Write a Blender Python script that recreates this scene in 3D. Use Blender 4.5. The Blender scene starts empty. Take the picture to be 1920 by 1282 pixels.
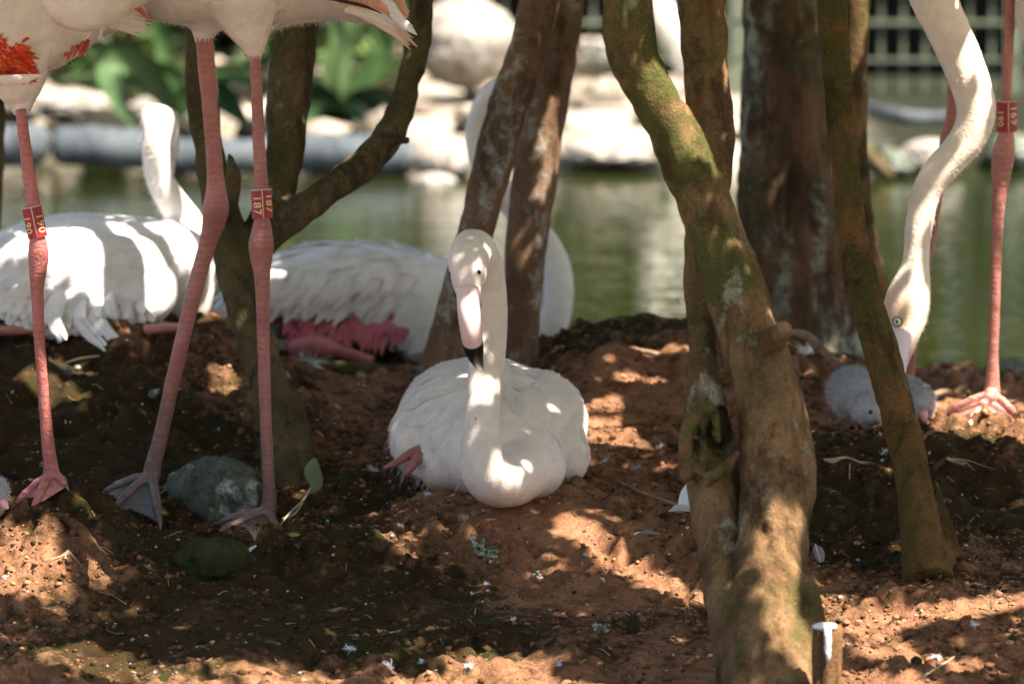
import bpy, bmesh, math, random
import numpy as np
from mathutils import Vector, Matrix, Quaternion
from mathutils.bvhtree import BVHTree

rng = np.random.RandomState(7)
random.seed(7)
C = bpy.context.scene.collection
scene = bpy.context.scene

# ------------------------------------------------------------------ camera
FPX = 9600.0                       # focal length in photo pixels (180 mm on 36 mm / 1920 px)
CAM = np.array([0.0, 0.0, 0.9])
PITCH = math.atan(1141.0 / FPX)
cam_d = bpy.data.cameras.new('camera')
cam_d.lens = 180.0; cam_d.sensor_width = 36.0; cam_d.sensor_fit = 'HORIZONTAL'
cam_d.clip_start = 0.1; cam_d.clip_end = 500.0
cam_d.dof.use_dof = True; cam_d.dof.focus_distance = 5.70; cam_d.dof.aperture_fstop = 6.8
cam = bpy.data.objects.new('camera', cam_d); C.objects.link(cam)
cam.location = CAM; cam.rotation_euler = (math.pi / 2 - PITCH, 0, 0)
scene.camera = cam

# ------------------------------------------------------------------ light
_az, _el = math.radians(126), math.radians(60)
SUN = np.array([math.sin(_az) * math.cos(_el), math.cos(_az) * math.cos(_el), math.sin(_el)])
world = bpy.data.worlds.new('World'); scene.world = world; world.use_nodes = True
wn = world.node_tree; bg = wn.nodes['Background']
sky = wn.nodes.new('ShaderNodeTexSky'); sky.sky_type = 'NISHITA'; sky.sun_disc = False
sky.sun_elevation = math.asin(SUN[2]); sky.sun_rotation = math.atan2(SUN[0], SUN[1])
sky.air_density = 1.0; sky.dust_density = 3.5; sky.ozone_density = 1.0
wn.links.new(sky.outputs[0], bg.inputs[0]); bg.inputs[1].default_value = 0.092
sun_d = bpy.data.lights.new('sun', 'SUN'); sun_d.energy = 5.0; sun_d.angle = math.radians(0.5); sun_d.color = (1.0, 0.92, 0.80)
sun = bpy.data.objects.new('sun', sun_d); C.objects.link(sun)
sun.rotation_euler = Vector(SUN).to_track_quat('Z', 'Y').to_euler()
sun.location = SUN * 20
vs = scene.view_settings
vs.view_transform = 'Standard'; vs.look = 'None'; vs.exposure = 1.95; vs.gamma = 1.0; vs.use_curve_mapping = False
scene.cycles.use_denoising = True
scene.cycles.max_bounces = 8; scene.cycles.diffuse_bounces = 4; scene.cycles.glossy_bounces = 3
scene.cycles.transparent_max_bounces = 8
scene.cycles.sample_clamp_indirect = 6.0

# ------------------------------------------------------------------ helpers
_u = np.array([0, math.sin(PITCH), math.cos(PITCH)]); _f = np.array([0, math.cos(PITCH), -math.sin(PITCH)])
def ray(px, py):
    return np.array([(px - 960) / FPX, 0, 0]) + (641 - py) / FPX * _u + _f
def P(px, py, D):
    d = ray(px, py)
    return CAM + d * (D / d[1])
def pix(V):
    q = np.asarray(V) - CAM; d = q @ _f
    return 960 + FPX * q[:, 0] / d, 641 - FPX * (q @ _u) / d
def W(wpx, D):                      # size in metres of wpx photo pixels at depth D
    return wpx * D / FPX

def in_poly(px, py, poly):
    ins = np.zeros(px.shape, bool); n = len(poly)
    for i in range(n):
        x0, y0 = poly[i]; x1, y1 = poly[(i + 1) % n]
        c = ((y0 > py) != (y1 > py)); xi = (x1 - x0) * (py - y0) / ((y1 - y0) if y1 != y0 else 1e-9) + x0
        ins ^= c & (px < xi)
    return ins

_H = np.random.RandomState(11).permutation(1024)
_H = np.concatenate([_H, _H, _H])
_G = np.random.RandomState(12).normal(size=(1024, 3)); _G /= np.linalg.norm(_G, axis=1)[:, None]
def pn(p, s=1.0, off=0.0):
    """gradient noise, about -0.7..0.7"""
    p = np.asarray(p, float) * s + off
    i = np.floor(p).astype(int); f = p - i; i &= 1023
    w = f * f * f * (f * (f * 6 - 15) + 10)
    out = np.zeros(len(p))
    for a in (0, 1):
        for b in (0, 1):
            for c in (0, 1):
                h = _H[_H[_H[(i[:, 0] + a) & 1023] + ((i[:, 1] + b) & 1023)] + ((i[:, 2] + c) & 1023)]
                g = _G[h]
                d = g[:, 0] * (f[:, 0] - a) + g[:, 1] * (f[:, 1] - b) + g[:, 2] * (f[:, 2] - c)
                ww = (w[:, 0] if a else 1 - w[:, 0]) * (w[:, 1] if b else 1 - w[:, 1]) * (w[:, 2] if c else 1 - w[:, 2])
                out += d * ww
    return out
def fbm(p, s, octs=3, off=0.0, gain=0.5):
    o = 0; a = 1
    for k in range(octs):
        o = o + a * pn(p, s * 2 ** k, off + 17.3 * k); a *= gain
    return o
def nrm(v):
    v = np.asarray(v, float); n = np.linalg.norm(v)
    return v / n if n > 1e-12 else v

def catmull(pts, n):
    """resample rows of pts (any columns) to n rows, smooth"""
    pts = np.asarray(pts, float); m = len(pts)
    if m == 2:
        t = np.linspace(0, 1, n)[:, None]; return pts[0] * (1 - t) + pts[1] * t
    q = np.vstack([2 * pts[0] - pts[1], pts, 2 * pts[-1] - pts[-2]])
    seg = np.linalg.norm(np.diff(pts[:, :3], axis=0), axis=1) + 1e-6
    cum = np.concatenate([[0], np.cumsum(seg)])
    out = []
    for s in np.linspace(0, cum[-1], n):
        k = min(max(np.searchsorted(cum, s, 'right') - 1, 0), m - 2)
        t = (s - cum[k]) / seg[k]
        p0, p1, p2, p3 = q[k], q[k + 1], q[k + 2], q[k + 3]
        out.append(0.5 * (2 * p1 + (p2 - p0) * t + (2 * p0 - 5 * p1 + 4 * p2 - p3) * t * t + (3 * p1 - p0 - 3 * p2 + p3) * t ** 3))
    return np.array(out)

class MB:
    def __init__(s): s.v = []; s.f = []; s.n = 0
    def add(s, v, f):
        v = np.asarray(v, float); s.v.append(v)
        s.f += [tuple(int(i) + s.n for i in q) for q in f]; s.n += len(v); return s
    def verts(s): return np.vstack(s.v)
    def tube(s, pts, n=12, res=None, up=(0, 0.3, 1), caps=True):
        """pts rows: x y z a [b] ; a radius along side, b along up"""
        pts = np.asarray(pts, float)
        if pts.shape[1] == 4: pts = np.hstack([pts, pts[:, 3:4]])
        if res: pts = catmull(pts, res)
        pts[:, 3:] = np.maximum(pts[:, 3:], 1e-5)
        c = pts[:, :3]; T = np.gradient(c, axis=0)
        up = np.asarray(up, float); V = []; prev = None
        ang = np.linspace(0, 2 * math.pi, n, endpoint=False)
        for k in range(len(c)):
            t = nrm(T[k])
            if prev is None:
                sd = np.cross(t, up)
                if np.linalg.norm(sd) < 1e-3: sd = np.cross(t, (1, 0, 0))
            else:
                sd = prev - t * np.dot(prev, t)
            sd = nrm(sd); prev = sd; uu = np.cross(sd, t)
            V.append(c[k] + pts[k, 3] * np.cos(ang)[:, None] * sd + pts[k, 4] * np.sin(ang)[:, None] * uu)
        V = np.vstack(V); F = []; m = len(c)
        for k in range(m - 1):
            for j in range(n):
                a = k * n + j; b = k * n + (j + 1) % n
                F.append((a, b, b + n, a + n))
        if caps:
            F.append(tuple(range(n - 1, -1, -1))); F.append(tuple(range((m - 1) * n, m * n)))
        return s.add(V, F)
    def ell(s, c, r, rot=None, nu=20, nv=12):
        c = np.asarray(c, float); r = np.asarray(r, float) * np.ones(3)
        V = [[0, 0, 1]]; F = []
        for i in range(1, nv):
            th = math.pi * i / nv
            for j in range(nu):
                ph = 2 * math.pi * j / nu
                V.append([math.sin(th) * math.cos(ph), math.sin(th) * math.sin(ph), math.cos(th)])
        V.append([0, 0, -1]); V = np.array(V) * r
        if rot is not None: V = V @ np.asarray(rot).T
        last = len(V) - 1
        for j in range(nu):
            F.append((0, 1 + j, 1 + (j + 1) % nu))
            for i in range(nv - 2):
                a = 1 + i * nu + j; b = 1 + i * nu + (j + 1) % nu
                F.append((a, a + nu, b + nu, b))
            a = 1 + (nv - 2) * nu + j; b = 1 + (nv - 2) * nu + (j + 1) % nu
            F.append((a, last, b))
        return s.add(V + c, F)
    def box(s, a, b):
        a = np.asarray(a, float); b = np.asarray(b, float)
        V = [[(a, b)[i][0], (a, b)[j][1], (a, b)[k][2]] for i in (0, 1) for j in (0, 1) for k in (0, 1)]
        return s.add(V, [(0, 1, 3, 2), (4, 6, 7, 5), (0, 4, 5, 1), (2, 3, 7, 6), (0, 2, 6, 4), (1, 5, 7, 3)])

def rot_axes(x, z):
    """matrix with columns x, y, z from a long axis x and an up hint z"""
    x = nrm(x); y = nrm(np.cross(z, x)); z = np.cross(x, y)
    return np.stack([x, y, z], axis=1)

def fast_mesh(name, V, F, smooth=True):
    me = bpy.data.meshes.new(name)
    V = np.asarray(V, np.float32)
    if isinstance(F, np.ndarray):
        k = F.shape[1]; nf = len(F)
        me.vertices.add(len(V)); me.vertices.foreach_set('co', V.ravel())
        me.loops.add(nf * k); me.loops.foreach_set('vertex_index', F.astype(np.int32).ravel())
        me.polygons.add(nf); me.polygons.foreach_set('loop_start', np.arange(0, nf * k, k, dtype=np.int32))
        me.update(calc_edges=True)
    else:
        me.from_pydata(V.tolist(), [], F)
    if smooth: me.polygons.foreach_set('use_smooth', np.ones(len(me.polygons), bool))
    me.update()
    return me
def mesh_arrays(me):
    V = np.empty(len(me.vertices) * 3, np.float32); me.vertices.foreach_get('co', V)
    return V.reshape(-1, 3).astype(float)
def mesh_normals(me):
    N = np.empty(len(me.vertices) * 3, np.float32); me.vertex_normals.foreach_get('vector', N)
    return N.reshape(-1, 3).astype(float)
def set_co(me, V):
    me.vertices.foreach_set('co', np.asarray(V, np.float32).ravel()); me.update()

def fuse(mb, voxel, smooth=4, factor=0.5):
    """one continuous skin round all the shapes in mb"""
    me = fast_mesh('tmp', mb.verts(), mb.f)
    o = bpy.data.objects.new('tmp', me); C.objects.link(o)
    m = o.modifiers.new('r', 'REMESH'); m.mode = 'VOXEL'; m.voxel_size = voxel; m.use_smooth_shade = True
    if smooth:
        s = o.modifiers.new('s', 'SMOOTH'); s.factor = factor; s.iterations = smooth
    dg = bpy.context.evaluated_depsgraph_get()
    out = bpy.data.meshes.new_from_object(o.evaluated_get(dg))
    bpy.data.objects.remove(o); bpy.data.meshes.remove(me)
    return out

def link(name, me, mat, parent=None, loc=None):
    """link a world-space mesh; it is moved to the parent's (or loc's) origin"""
    o = bpy.data.objects.new(name, me); C.objects.link(o)
    base = np.array(parent.matrix_world.translation if False else wloc(parent)) if parent else (np.asarray(loc, float) if loc is not None else None)
    if base is not None:
        set_co(me, mesh_arrays(me) - base)
    if parent: o.parent = parent
    elif base is not None: o.location = base
    if mat:
        me.materials.clear(); me.materials.append(mat)
    return o
def wloc(o):
    l = Vector((0, 0, 0))
    while o is not None:
        l = l + o.location; o = o.parent
    return np.array(l)
def tag(o, label=None, cat=None, group=None, kind=None):
    if label: o['label'] = label
    if cat: o['category'] = cat
    if group: o['group'] = group
    if kind: o['kind'] = kind
    return o
def thing(name, loc, label, cat, group=None):
    o = bpy.data.objects.new(name, None); C.objects.link(o); o.empty_display_size = 0.05
    o.location = loc
    return tag(o, label, cat, group)
def obj(name, mb, mat, parent=None, loc=None, smooth=True):
    return link(name, fast_mesh(name, mb.verts(), mb.f, smooth), mat, parent, loc)
def paint(me, col):
    """per-vertex colour attribute 'tint' (N,3)"""
    a = me.attributes.new('tint', 'FLOAT_COLOR', 'POINT')
    c = np.ones((len(me.vertices), 4), np.float32); c[:, :3] = col
    a.data.foreach_set('color', c.ravel())

# ------------------------------------------------------------------ materials
class NT:
    def __init__(s, name):
        s.m = bpy.data.materials.new(name); s.m.use_nodes = True
        s.t = s.m.node_tree; s.b = s.t.nodes['Principled BSDF']; s.out = s.t.nodes['Material Output']
        s.co = s.t.nodes.new('ShaderNodeTexCoord').outputs['Object']
    def node(s, typ, **kw):
        n = s.t.nodes.new(typ)
        for k, v in kw.items(): setattr(n, k, v)
        return n
    def l(s, a, b): s.t.links.new(a, b)
    def mapped(s, scale):
        n = s.node('ShaderNodeMapping'); n.inputs['Scale'].default_value = scale; s.l(s.co, n.inputs['Vector']); return n.outputs[0]
    def noise(s, scale, detail=4, rough=0.6, vec=None, dist=0.0):
        n = s.node('ShaderNodeTexNoise'); n.inputs['Scale'].default_value = scale
        n.inputs['Detail'].default_value = detail; n.inputs['Roughness'].default_value = rough; n.inputs['Distortion'].default_value = dist
        s.l(vec if vec is not None else s.co, n.inputs['Vector']); return n.outputs['Fac']
    def ramp(s, fac, stops, interp='LINEAR'):
        n = s.node('ShaderNodeValToRGB'); n.color_ramp.interpolation = interp
        e = n.color_ramp.elements
        while len(e) < len(stops): e.new(0.5)
        for el, (p, c) in zip(e, stops):
            el.position = p; el.color = (c, c, c, 1) if not hasattr(c, '__len__') else (*c, 1)
        s.l(fac, n.inputs[0]); return n.outputs[0]
    def mix(s, fac, a, b, mode='MIX'):
        n = s.node('ShaderNodeMix', data_type='RGBA', blend_type=mode)
        for i, x in ((0, fac), (6, a), (7, b)):
            if hasattr(x, 'is_linked'): s.l(x, n.inputs[i])
            elif i == 0: n.inputs[0].default_value = x
            else: n.inputs[i].default_value = (*x, 1)
        return n.outputs[2]
    def math(s, op, a, b):
        n = s.node('ShaderNodeMath', operation=op)
        for i, x in enumerate((a, b)):
            if hasattr(x, 'is_linked'): s.l(x, n.inputs[i])
            else: n.inputs[i].default_value = x
        return n.outputs[0]
    def attr(s, name):
        return s.node('ShaderNodeAttribute', attribute_name=name)
    def base(s, c):
        if hasattr(c, 'is_linked'): s.l(c, s.b.inputs['Base Color'])
        else: s.b.inputs['Base Color'].default_value = (*c, 1)
    def bump(s, h, strength=0.5, dist=0.002):
        n = s.node('ShaderNodeBump'); n.inputs['Strength'].default_value = strength; n.inputs['Distance'].default_value = dist
        s.l(h, n.inputs['Height']); s.l(n.outputs[0], s.b.inputs['Normal'])
    def rough(s, r):
        if hasattr(r, 'is_linked'): s.l(r, s.b.inputs['Roughness'])
        else: s.b.inputs['Roughness'].default_value = r
    def set(s, key, v): s.b.inputs[key].default_value = v

def mat_simple(name, col, rough=0.7, var=0.25, scale=40, bump=0.0):
    t = NT(name); n = t.noise(scale, 4)
    c = np.array(col)
    t.base(t.ramp(n, [(0.3, tuple(c * (1 - var))), (0.7, tuple(np.minimum(c * (1 + var), 1)))]))
    t.rough(rough)
    if rough >= .95: t.set('Specular IOR Level', 0.0)
    if bump: t.bump(n, 0.6, bump)
    return t.m

def mat_plumage(name, base=(0.88, 0.755, 0.655), stain=(0.70, 0.54, 0.43), stretch=(60, 60, 60)):
    t = NT(name)
    a = t.attr('tint')
    n1 = t.noise(9, 4); n2 = t.noise(1, 3, vec=t.mapped(stretch)); n3 = t.noise(260, 2)
    c = t.mix(t.ramp(n1, [(0.46, 0.0), (0.78, 0.55)]), base, stain)
    sp = t.noise(95, 2)
    c = t.mix(t.ramp(sp, [(0.735, 0.0), (0.79, 0.75)]), c, (0.25, 0.2, 0.16))
    c = t.mix(t.ramp(n2, [(0.34, 0.34), (0.6, 0.0)]), c, (0.58, 0.51, 0.46))
    c = t.mix(1.0, c, a.outputs['Color'], 'MULTIPLY')
    t.base(c); t.rough(0.75); t.set('Specular IOR Level', 0.2)
    t.bump(t.math('ADD', n2, t.math('MULTIPLY', n3, 0.6)), 0.5, 0.0020)
    t.set('Subsurface Weight', 0.12); t.set('Subsurface Radius', (0.01, 0.008, 0.006)); t.set('Subsurface Scale', 0.4)
    return t.m

def mat_leg(name, c1=(0.50, 0.185, 0.160), c2=(0.34, 0.115, 0.088)):
    t = NT(name)
    w = t.node('ShaderNodeTexWave', wave_type='BANDS', bands_direction='Z', wave_profile='SAW')
    w.inputs['Scale'].default_value = 38; w.inputs['Distortion'].default_value = 3.2; w.inputs['Detail'].default_value = 3; w.inputs['Detail Scale'].default_value = 3.0
    t.l(t.co, w.inputs['Vector'])
    n = t.noise(24, 4); f = t.noise(420, 2)
    c = t.mix(t.ramp(n, [(0.35, 0.0), (0.7, 1.0)]), c1, c2)
    c = t.mix(t.math('MULTIPLY', t.ramp(w.outputs['Fac'], [(0.0, 0.85), (0.16, 0.0), (0.8, 0.0), (1, 0.3)]), t.ramp(t.noise(38, 3), [(0.36, 0.15), (0.6, 1.0)])), c, (0.17, 0.072, 0.05))
    c = t.mix(t.ramp(f, [(0.55, 0.0), (0.75, 0.5)]), c, (0.62, 0.33, 0.28))
    a = t.attr('tint'); c = t.mix(1.0, c, a.outputs['Color'], 'MULTIPLY')
    t.base(c); t.rough(0.38)
    t.bump(t.math('ADD', w.outputs['Fac'], t.math('MULTIPLY', f, 0.8)), 0.8, 0.0022)
    t.set('Subsurface Weight', 0.08); t.set('Subsurface Radius', (0.008, 0.003, 0.002)); t.set('Subsurface Scale', 0.3)
    return t.m

def mat_bark(name, c1, c2, lichen, moss, lich_amt=0.62, moss_amt=0.55, scale=22, bump=0.003):
    t = NT(name)
    v = t.mapped((1, 1, 0.45))
    n = t.noise(scale, 6, 0.65, v); n2 = t.noise(scale * 0.35, 3); n3 = t.noise(scale * 2.4, 5, 0.7); n4 = t.noise(scale * 14, 3)
    c = t.mix(t.ramp(n, [(0.36, 0), (0.62, 1)]), c1, c2)
    c = t.mix(t.ramp(t.math('ADD', t.math('MULTIPLY', n2, 0.6), t.math('MULTIPLY', n3, 0.4)), [(moss_amt - 0.06, 0), (moss_amt + 0.06, 0.85)]), c, moss)
    n5 = t.noise(scale * 0.5, 3, 0.6, t.mapped((1, 1, 0.3)), 0.4)
    c = t.mix(t.ramp(t.math('ADD', t.math('MULTIPLY', n5, 0.62), t.math('MULTIPLY', n3, 0.38)), [(lich_amt - 0.035, 0), (lich_amt + 0.05, 0.9)]), c, lichen)
    st = t.noise(scale * 0.75, 7, 0.72, v, 0.6)
    c = t.mix(t.ramp(st, [(0.50, 0), (0.60, 0.78)]), c, tuple(np.array(c1) * 0.42))
    c = t.mix(t.ramp(n4, [(0.30, 0.5), (0.50, 0.0)]), c, tuple(np.array(c1) * 0.3))
    c = t.mix(t.ramp(t.noise(scale * 6, 3, 0.7), [(0.60, 0), (0.74, 0.3)]), c, tuple(np.minimum(np.array(c2) * 1.5, 1)))
    t.base(c); t.rough(0.85); t.set('Specular IOR Level', 0.08)
    h = t.math('ADD', n, t.math('ADD', t.math('MULTIPLY', n3, 0.55), t.math('MULTIPLY', n4, 0.45)))
    t.bump(h, 1.0, bump * 1.5)
    return t.m

def mat_attr(name, rough=0.9, bump=0.0, scale=300, var=0.3):
    """colour from the mesh's own 'tint' attribute with grain"""
    t = NT(name); a = t.attr('tint'); n = t.noise(scale, 3)
    t.base(t.mix(1.0, a.outputs['Color'], t.ramp(n, [(0.3, 1 - var), (0.7, 1 + var)]), 'MULTIPLY')); t.rough(rough); t.set('Specular IOR Level', 0.12)
    if bump: t.bump(n, 0.7, bump)
    return t.m

M = {}
M['plume'] = mat_plumage('plumage_white')
M['plume_soft'] = mat_plumage('plumage_pale', (0.84, 0.795, 0.765), (0.76, 0.68, 0.62), (50, 50, 50))
M['leg'] = mat_leg('leg_skin')
M['web'] = mat_leg('web_skin', (0.46, 0.19, 0.165), (0.34, 0.13, 0.11))
M['feather'] = mat_attr('feather_vane', 0.7, 0.0006, 500, 0.10)
M['soil_bits'] = mat_attr('soil_crumbs', 0.95, 0.001, 260, 0.45)
M['leafy'] = mat_attr('leaf_blades', 0.45, 0.0, 30, 0.25)
def mat_canopy():
    t = NT('canopy_leaf'); a = t.attr('tint'); n = t.noise(30, 3)
    c = t.mix(1.0, a.outputs['Color'], t.ramp(n, [(0.3, .75), (0.7, 1.25)]), 'MULTIPLY'); t.base(c); t.rough(.45)
    tr = t.node('ShaderNodeBsdfTranslucent'); t.l(t.mix(1.0, c, (6.5, 4.8, 2.2), 'MULTIPLY'), tr.inputs['Color'])
    mx = t.node('ShaderNodeMixShader'); mx.inputs[0].default_value = .22
    t.l(t.b.outputs[0], mx.inputs[1]); t.l(tr.outputs[0], mx.inputs[2]); t.l(mx.outputs[0], t.out.inputs['Surface'])
    return t.m
M['canopy'] = mat_canopy()
M['bill'] = None
def mat_bill():
    t = NT('bill_skin'); a = t.attr('tint'); n = t.noise(55, 4); sp = t.noise(120, 2)
    c = t.mix(t.ramp(n, [(0.4, 0.0), (0.7, 0.35)]), (1, 1, 1), (0.86, 0.78, 0.76))
    c = t.mix(t.ramp(sp, [(0.70, 0), (0.76, 0.8)]), c, (0.3, 0.2, 0.18))
    t.base(t.mix(1.0, a.outputs['Color'], c, 'MULTIPLY')); t.rough(0.42); t.bump(n, 0.3, 0.001)
    return t.m
M['bill'] = mat_bill()
M['black'] = mat_simple('bill_tip_black', (0.016, 0.015, 0.015), 0.32, 0.4, 90, 0.0006)
M['eye_black'] = mat_simple('eye_black', (0.01, 0.009, 0.008), 0.12, 0.1, 20)
M['eye_pale'] = mat_simple('eye_iris', (0.72, 0.68, 0.52), 0.15, 0.15, 200)
M['eye_rim'] = mat_simple('eye_rim', (0.18, 0.16, 0.17), 0.6, 0.3, 200)
M['ring'] = mat_simple('ring_red', (0.34, 0.014, 0.018), 0.5, 0.18, 160, 0.0004)
M['ring_edge'] = mat_simple('ring_edge', (0.62, 0.50, 0.40), 0.5, 0.1, 100)
M['ring_text'] = mat_simple('ring_lettering', (0.80, 0.60, 0.30), 0.5, 0.15, 300)
M['dropping'] = mat_simple('dropping_white', (0.72, 0.72, 0.70), 0.7, 0.2, 120, 0.001)
M['bark_front'] = mat_bark('bark_front', (0.105, 0.058, 0.027), (0.25, 0.148, 0.072), (0.36, 0.34, 0.24), (0.050, 0.066, 0.015), 0.63, 0.535)
M['bark_mossy'] = mat_bark('bark_mossy', (0.085, 0.058, 0.020), (0.19, 0.095, 0.036), (0.22, 0.18, 0.09), (0.050, 0.058, 0.017), 0.63, 0.545)
M['bark_mid'] = mat_bark('bark_mid', (0.125, 0.072, 0.041), (0.225, 0.140, 0.088), (0.42, 0.42, 0.38), (0.048, 0.048, 0.026), 0.548, 0.57)
M['bark_dark'] = mat_bark('bark_dark', (0.078, 0.055, 0.029), (0.16, 0.108, 0.055), (0.31, 0.29, 0.21), (0.052, 0.058, 0.020), 0.62, 0.52)
M['bark_big'] = mat_bark('bark_big', (0.090, 0.052, 0.032), (0.185, 0.105, 0.060), (0.34, 0.37, 0.29), (0.052, 0.060, 0.024), 0.55, 0.53)
M['rock'] = mat_bark('rock_grey', (0.075, 0.085, 0.062), (0.155, 0.160, 0.122), (0.55, 0.58, 0.54), (0.048, 0.062, 0.028), 0.585, 0.52, 20, 0.004)
M['rock_moss'] = mat_bark('rock_moss', (0.060, 0.050, 0.024), (0.085, 0.066, 0.036), (0.24, 0.24, 0.18), (0.034, 0.042, 0.014), 0.68, 0.45, 26, 0.004)
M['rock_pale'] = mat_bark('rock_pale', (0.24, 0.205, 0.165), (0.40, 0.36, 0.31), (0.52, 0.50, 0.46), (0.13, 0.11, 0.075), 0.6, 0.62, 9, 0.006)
M['log_grey'] = mat_bark('log_grey', (0.055, 0.066, 0.074), (0.105, 0.118, 0.125), (0.19, 0.205, 0.21), (0.03, 0.034, 0.03), 0.6, 0.62, 9, 0.006)
M['wood'] = mat_bark('stump_wood', (0.12, 0.058, 0.026), (0.26, 0.14, 0.065), (0.42, 0.28, 0.16), (0.08, 0.05, 0.025), 0.62, 0.62, 30, 0.003)
M['twig'] = mat_bark('twig_bark', (0.22, 0.14, 0.085), (0.38, 0.26, 0.165), (0.48, 0.38, 0.27), (0.15, 0.1, 0.06), 0.64, 0.62, 40, 0.002)
M['straw'] = mat_simple('straw_dry', (0.40, 0.30, 0.17), 0.8, 0.3, 60)
M['fence'] = mat_simple('fence_paint', (0.11, 0.125, 0.088), 0.95, 0.14, 12)
M['backdrop'] = mat_simple('shade_backdrop', (0.0020, 0.0024, 0.0021), 0.95, 0.4, 60)  # darkness beyond the fence put into a near black colour
M['down'] = mat_attr('down_grey', 0.9, 0, 100, 0.12)

# ------------------------------------------------------------------ ground
# heights: control points given as photo pixel + depth, or world points
CP = []
for px in (-500, 0, 500, 960, 1500, 2000, 2500): CP.append(P(px, 1300, 5.18)); CP.append(P(px, 1300, 5.18) + np.array([0, -0.5, -0.01]))
for q in [(0,1135,5.53),(250,1150,5.54),(450,1130,5.56),(700,1130,5.6),(960,1130,5.63),(1200,1140,5.58),(1700,1130,5.52),(1900,1130,5.5),(2200,1100,5.55),(-300,1110,5.55),(300,1210,5.40),(700,1200,5.42),(1000,1200,5.42),
          (60,928,5.755),(130,918,5.755),(-120,925,5.755),(192,948,5.73),(60,990,5.655),(140,1040,5.60),(0,1080,5.585),(228,1040,5.64),(215,985,5.70),(270,1060,5.68),
          (100,893,6.05),(-150,880,6.05),(230,945,5.95),(290,965,5.92),(300,1000,5.83),(480,1003,5.85),(400,1060,5.68),(560,1000,5.83),(640,900,6.05),(700,830,6.25),(650,765,6.5),(600,712,6.8),(750,705,6.8),
          (900,950,5.87),(1000,950,5.9),(960,1000,5.82),(960,1060,5.745),(735,968,5.97),(640,965,6.02),(1190,935,6.08),(1150,905,6.2),(840,1040,5.76),(1080,1010,5.83),(1180,1020,5.80),(1290,1080,5.70),(1130,1090,5.69),(920,872,6.08),(800,905,6.05),(1080,905,6.05),(1260,960,5.93),(950,840,6.25),(1100,960,5.87),(850,985,5.84),(760,960,5.9),
          (1170,592,6.72),(1090,632,6.64),(1265,600,6.72),(1150,720,6.48),(1060,720,6.48),(1270,720,6.48),(1180,800,6.36),(1200,852,6.22),(1100,840,6.25),(1020,690,6.6),
          (20,640,6.52),(200,648,6.5),(330,615,6.54),(440,645,6.5),(490,720,6.4),(-200,640,6.52),(100,700,6.40),(250,705,6.40),(400,700,6.42),(100,770,6.28),(250,785,6.26),(400,785,6.28),(50,880,6.1),(200,880,6.1),(330,880,6.1),(430,880,6.1),(540,930,6.08),
          (600,682,6.9),(750,690,6.88),(650,662,7.05),(450,655,6.85),(850,690,6.9),(930,690,6.9),
          (1560,832,6.08),(1700,842,6.06),(1850,832,6.08),(1950,822,6.1),(2150,822,6.1),(1640,805,6.22),(1850,785,6.32),(1950,790,6.3),(1790,735,6.7),(1900,738,6.66),(1520,665,6.9),(1500,765,6.45),(1600,690,6.95),
          (1600,935,5.92),(1850,935,5.92),(2100,935,5.92),(1600,1045,5.68),(1850,1045,5.65),(2100,1045,5.65),(1740,1065,5.6),(1400,900,6.1),(1400,800,6.4),(1450,1000,5.75)]:
    CP.append(P(*q))
for x in (-1.2, -0.6, -0.2, 0.2, 0.6, 1.2):
    CP.append(np.array([x, 7.38, -0.02 if x < 0.4 else -0.03])); CP.append(np.array([x, 7.62, -0.09])); CP.append(np.array([x, 8.1, -0.25]))
CP += [np.array([0.2, 6.98, 0.06]), np.array([0.05, 6.95, 0.05]), np.array([-0.45, 6.75, 0.145]), np.array([-0.8, 6.75, 0.14]), np.array([-0.5, 7.05, 0.06]), np.array([-0.9, 7.05, 0.05])]
CP = np.array(CP)
def _tps(d2): return np.where(d2 > 1e-12, 0.5 * d2 * np.log(np.maximum(d2, 1e-12)), 0)
_n = len(CP)
_K = _tps(((CP[:, None, :2] - CP[None, :, :2]) ** 2).sum(-1)) + np.eye(_n) * 2e-3
_A = np.zeros((_n + 3, _n + 3)); _A[:_n, :_n] = _K; _A[:_n, _n] = 1; _A[:_n, _n + 1:] = CP[:, :2]; _A[_n:, :_n] = _A[:_n, _n:].T
_w = np.linalg.solve(_A, np.concatenate([CP[:, 2], np.zeros(3)]))
def base_h(xy):
    out = np.empty(len(xy))
    for i in range(0, len(xy), 40000):
        b = xy[i:i + 40000]
        out[i:i + 40000] = _tps(((b[:, None] - CP[None, :, :2]) ** 2).sum(-1)) @ _w[:_n] + _w[_n] + b @ _w[_n + 1:]
    return out
GX0, GX1, GY0, GY1 = -1.1, 1.1, 4.6, 7.95
NX, NY = 470, 716
gx = np.linspace(GX0, GX1, NX); gy = np.linspace(GY0, GY1, NY)
GXY = np.stack(np.meshgrid(gx, gy), -1).reshape(-1, 2)
# smooth base evaluated on a coarse grid then bilinearly refined
cx = np.linspace(GX0, GX1, 120); cy = np.linspace(GY0, GY1, 180)
CZ = base_h(np.stack(np.meshgrid(cx, cy), -1).reshape(-1, 2)).reshape(180, 120)
def bil(Z, xs, ys, xy):
    fx = np.clip((xy[:, 0] - xs[0]) / (xs[1] - xs[0]), 0, len(xs) - 1.001); fy = np.clip((xy[:, 1] - ys[0]) / (ys[1] - ys[0]), 0, len(ys) - 1.001)
    i = fx.astype(int); j = fy.astype(int); u = fx - i; v = fy - j
    return (Z[j, i] * (1 - u) + Z[j, i + 1] * u) * (1 - v) + (Z[j + 1, i] * (1 - u) + Z[j + 1, i + 1] * u) * v
Zb = bil(CZ, cx, cy, GXY)
p3 = np.column_stack([GXY, Zb * 1.0])
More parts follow.
